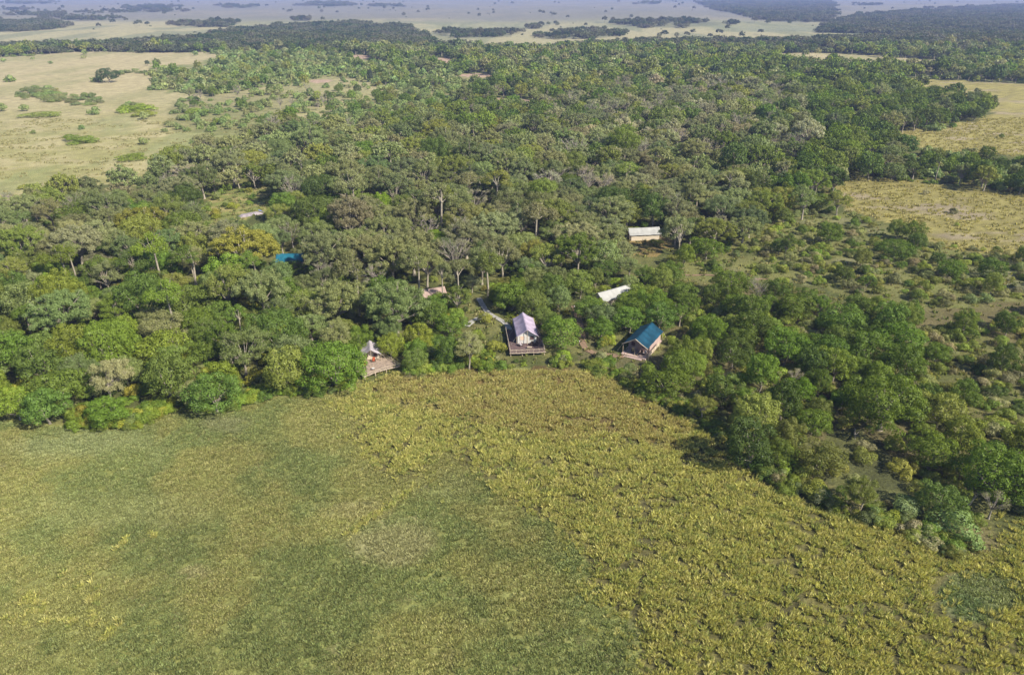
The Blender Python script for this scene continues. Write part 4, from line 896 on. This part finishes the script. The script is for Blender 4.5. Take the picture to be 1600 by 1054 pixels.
for lx, ly, r_, cu, nm in ((-.9, 1.1, .5, M['ycush'], 'yellow cushioned chair in the porch of the teal roofed tent'), (1.3, .7, -.3, M['dark'], 'dark chair at the right in the teal tent porch'), (2.1, .9, -.5, M['greyc'], 'grey chair at the right post of the teal tent porch')):
    x_, y_ = rotz(rzB, lx, ly, B); armchair(nm, (x_, y_, .345), rzB + r_, cu, 'chairs on the tent decks')
x_, y_ = rotz(rzB, -.5, .2, B); small_table('small dark table in the porch of the teal roofed tent', (x_, y_, .345), rzB, M['dark'], 'tables on the tent decks')
# the half hidden tent with the weathered deck
D = Vector((-33.2, 153.6, 1.0)); rzD = R(12)
tent('safari_tent', 'small cream tent with grey roof half hidden behind a weathered deck', D, rzD, 4.8, 4.4, 1.75, 3.1, M['greyc'], M['cream'], .5, .7, 3, .14, fronts=M['cream'], wallh=1.9)
dt = thing('wooden_deck', 'weathered brown deck with orange chairs in front of the half hidden tent', 'deck', (0, 0, 0), 0, 'decks under the tents')
dpp = [G(553, 577, 1)[:2], G(569, 589, 1)[:2], G(585, 582, 1)[:2], G(602, 577, 1)[:2], G(625, 572, 1)[:2], G(612, 562, 1)[:2], G(600, 556, 1)[:2]] + [(D.x + 3, D.y + 7), (D.x - 3.5, D.y + 6)]
b = MB(); b.prism([tuple(p) for p in dpp], .88, .96); b.build('deck_boards', M['deck2'], dt)
b = MB(); rimp = [Vector((p[0], p[1], .97)) for p in dpp[:5]]; b.tube(rimp, .10, 6); b.build('edge_log', M['log'], dt)
for p in dpp[:7]: MB().tube([(p[0] * .995, p[1] + .25, -.2), (p[0] * .995, p[1] + .25, .87)], .12, 6).build('support_post', M['log'], dt)
build_rails(dt, [(dpp[0], dpp[1], 2), (dpp[1], dpp[3], 4), (dpp[3], dpp[4], 3), (dpp[4], dpp[6], 3)], .96, .7)
for (px_, py_, r_, nm) in ((570, 569, .6, 'orange chair at the left side of the weathered deck'), (584, 563, .1, 'orange chair in front of the cream tent door')):
    q = G(px_, py_, 1.3); armchair(nm, (q[0], q[1], .96), r_, M['orange'], 'chairs on the tent decks')
q = G(583, 575, 1.4); small_table('small white topped table on the weathered deck', (q[0], q[1], .96), .2, M['white'], 'tables on the tent decks', .6, .6, .45)
# the white roofed and half covered tents
def simple(label, p0, p1, w_, roofm, wallm, side, ridge=4.0, eave=2.1, L=None):
    a = Vector(G(p0[0], p0[1], ridge)); c_ = Vector(G(p1[0], p1[1], ridge)); d = (c_ - a); Ln = L or d.length; rz = math.atan2(-d.x, d.y)
    return tent('safari_tent', label, (a.x, a.y, 0), rz, w_, Ln, eave, ridge, roofm, wallm, .3, .5, 0, .10, wallh=1.9)
simple('nearer white roofed tent, slanting up right behind bushes', (935, 457), (984, 443), 5.4, M['shade'], M['cream'], 0)
simple('far white roofed tent with its dark open end at left', (982, 356), (1030, 354), 6.0, M['shade'], M['cream'], 0, L=11)
simple('tent with bright blue green roof deep in the left woods', (433, 396), (473, 395), 6.4, M['blue'], M['mauve'], 0)
simple('tent with faded brown roof behind tall white trunks', (659, 452), (693, 447), 5.6, M['brown'], M['brown'], 0)
# rock slab with a blue sheet at its end
def rock():
    a = G(392, 336); t = thing('rock_slab', 'pale lilac grey rock slab with bluish end at the edge of the clearing', 'rock', (a[0], a[1], 0), R(38))
    def f(u, v):
        x_ = (u - .5) * 10; y_ = (v - .5) * 3.4 * (1 - .5 * abs(u - .5)); e = 1 - max(abs(u - .5), abs(v - .5)) * 2
        return (x_, y_, .9 * min(1, e * 3) * (.7 + .5 * float(fbm(np.array(x_ * .6), np.array(y_ * .9), 3, 3))) - .1)
    MB().sheet(f, 30, 14).build('slab', M['rock'], t)
    def g(u, v): return (3.4 + u * 1.6, (v - .5) * 2.2, 1.25 - .8 * u * u + .1 * math.sin(v * 9))
    MB().sheet(g, 8, 8).build('blue_sheet', M['bluer'], t, .04)
rock()
# dead wood
def dead(px, py, h, lean, label, name='dead_trunk', lie=False):
    a = G(px, py); t = thing(name, label, 'dead tree', a, rnd.uniform(0, 6))
    b = MB(); L = Vector((lean, 0, h)); b.tube([(0, 0, -.2 if not lie else .3), tuple(L * .35 + Vector((.15, .1, 0))), tuple(L * .7), tuple(L)], [.22, .17, .12, .05], 7); b.build('trunk', M['pale'], t)
    for k_ in range(3):
        s = L * rnd.uniform(.5, .85); e = s + Vector((rnd.uniform(-1.2, 1.2), rnd.uniform(-1.2, 1.2), rnd.uniform(.3, 1.1)))
        MB().tube([tuple(s), tuple((s + e) / 2 + Vector((0, 0, .15))), tuple(e)], [.09, .06, .025], 5).build('branch', M['pale'], t)
dead(312, 398, 11, 1.0, 'single bare white snag poking out of the left woods'); dead(1512, 790, 3.5, 2.2, 'bare white forked branch sticking out near the right edge', 'bare_branch')
dead(1335, 672, 1.2, 5.5, 'long fallen grey branch below the largest dark tree', 'fallen_branch', True); dead(873, 412, 9, 1.2, 'bare white bent snag above the woods behind the lilac tent')
for px_, py_, l_ in ((897, 484, 'small white path light at the upper end of the red dirt path'), (905, 539, 'small white path light at the bend of the red dirt path')):
    a = G(px_, py_); t = thing('path_light', l_, 'lamp post', (a[0], a[1], 0), 0, 'lights along the dirt path'); MB().tube([(0, 0, 0), (0, 0, .9)], .04, 6).build('post', M['dark'], t); MB().tube([(0, 0, .9), (0, 0, 1.0), (0, 0, 1.2), (0, 0, 1.25)], [.10, .14, .12, .04], 8).build('lamp_head', M['white'], t)
print('plants', len(PL), 'individual', len(chosen))
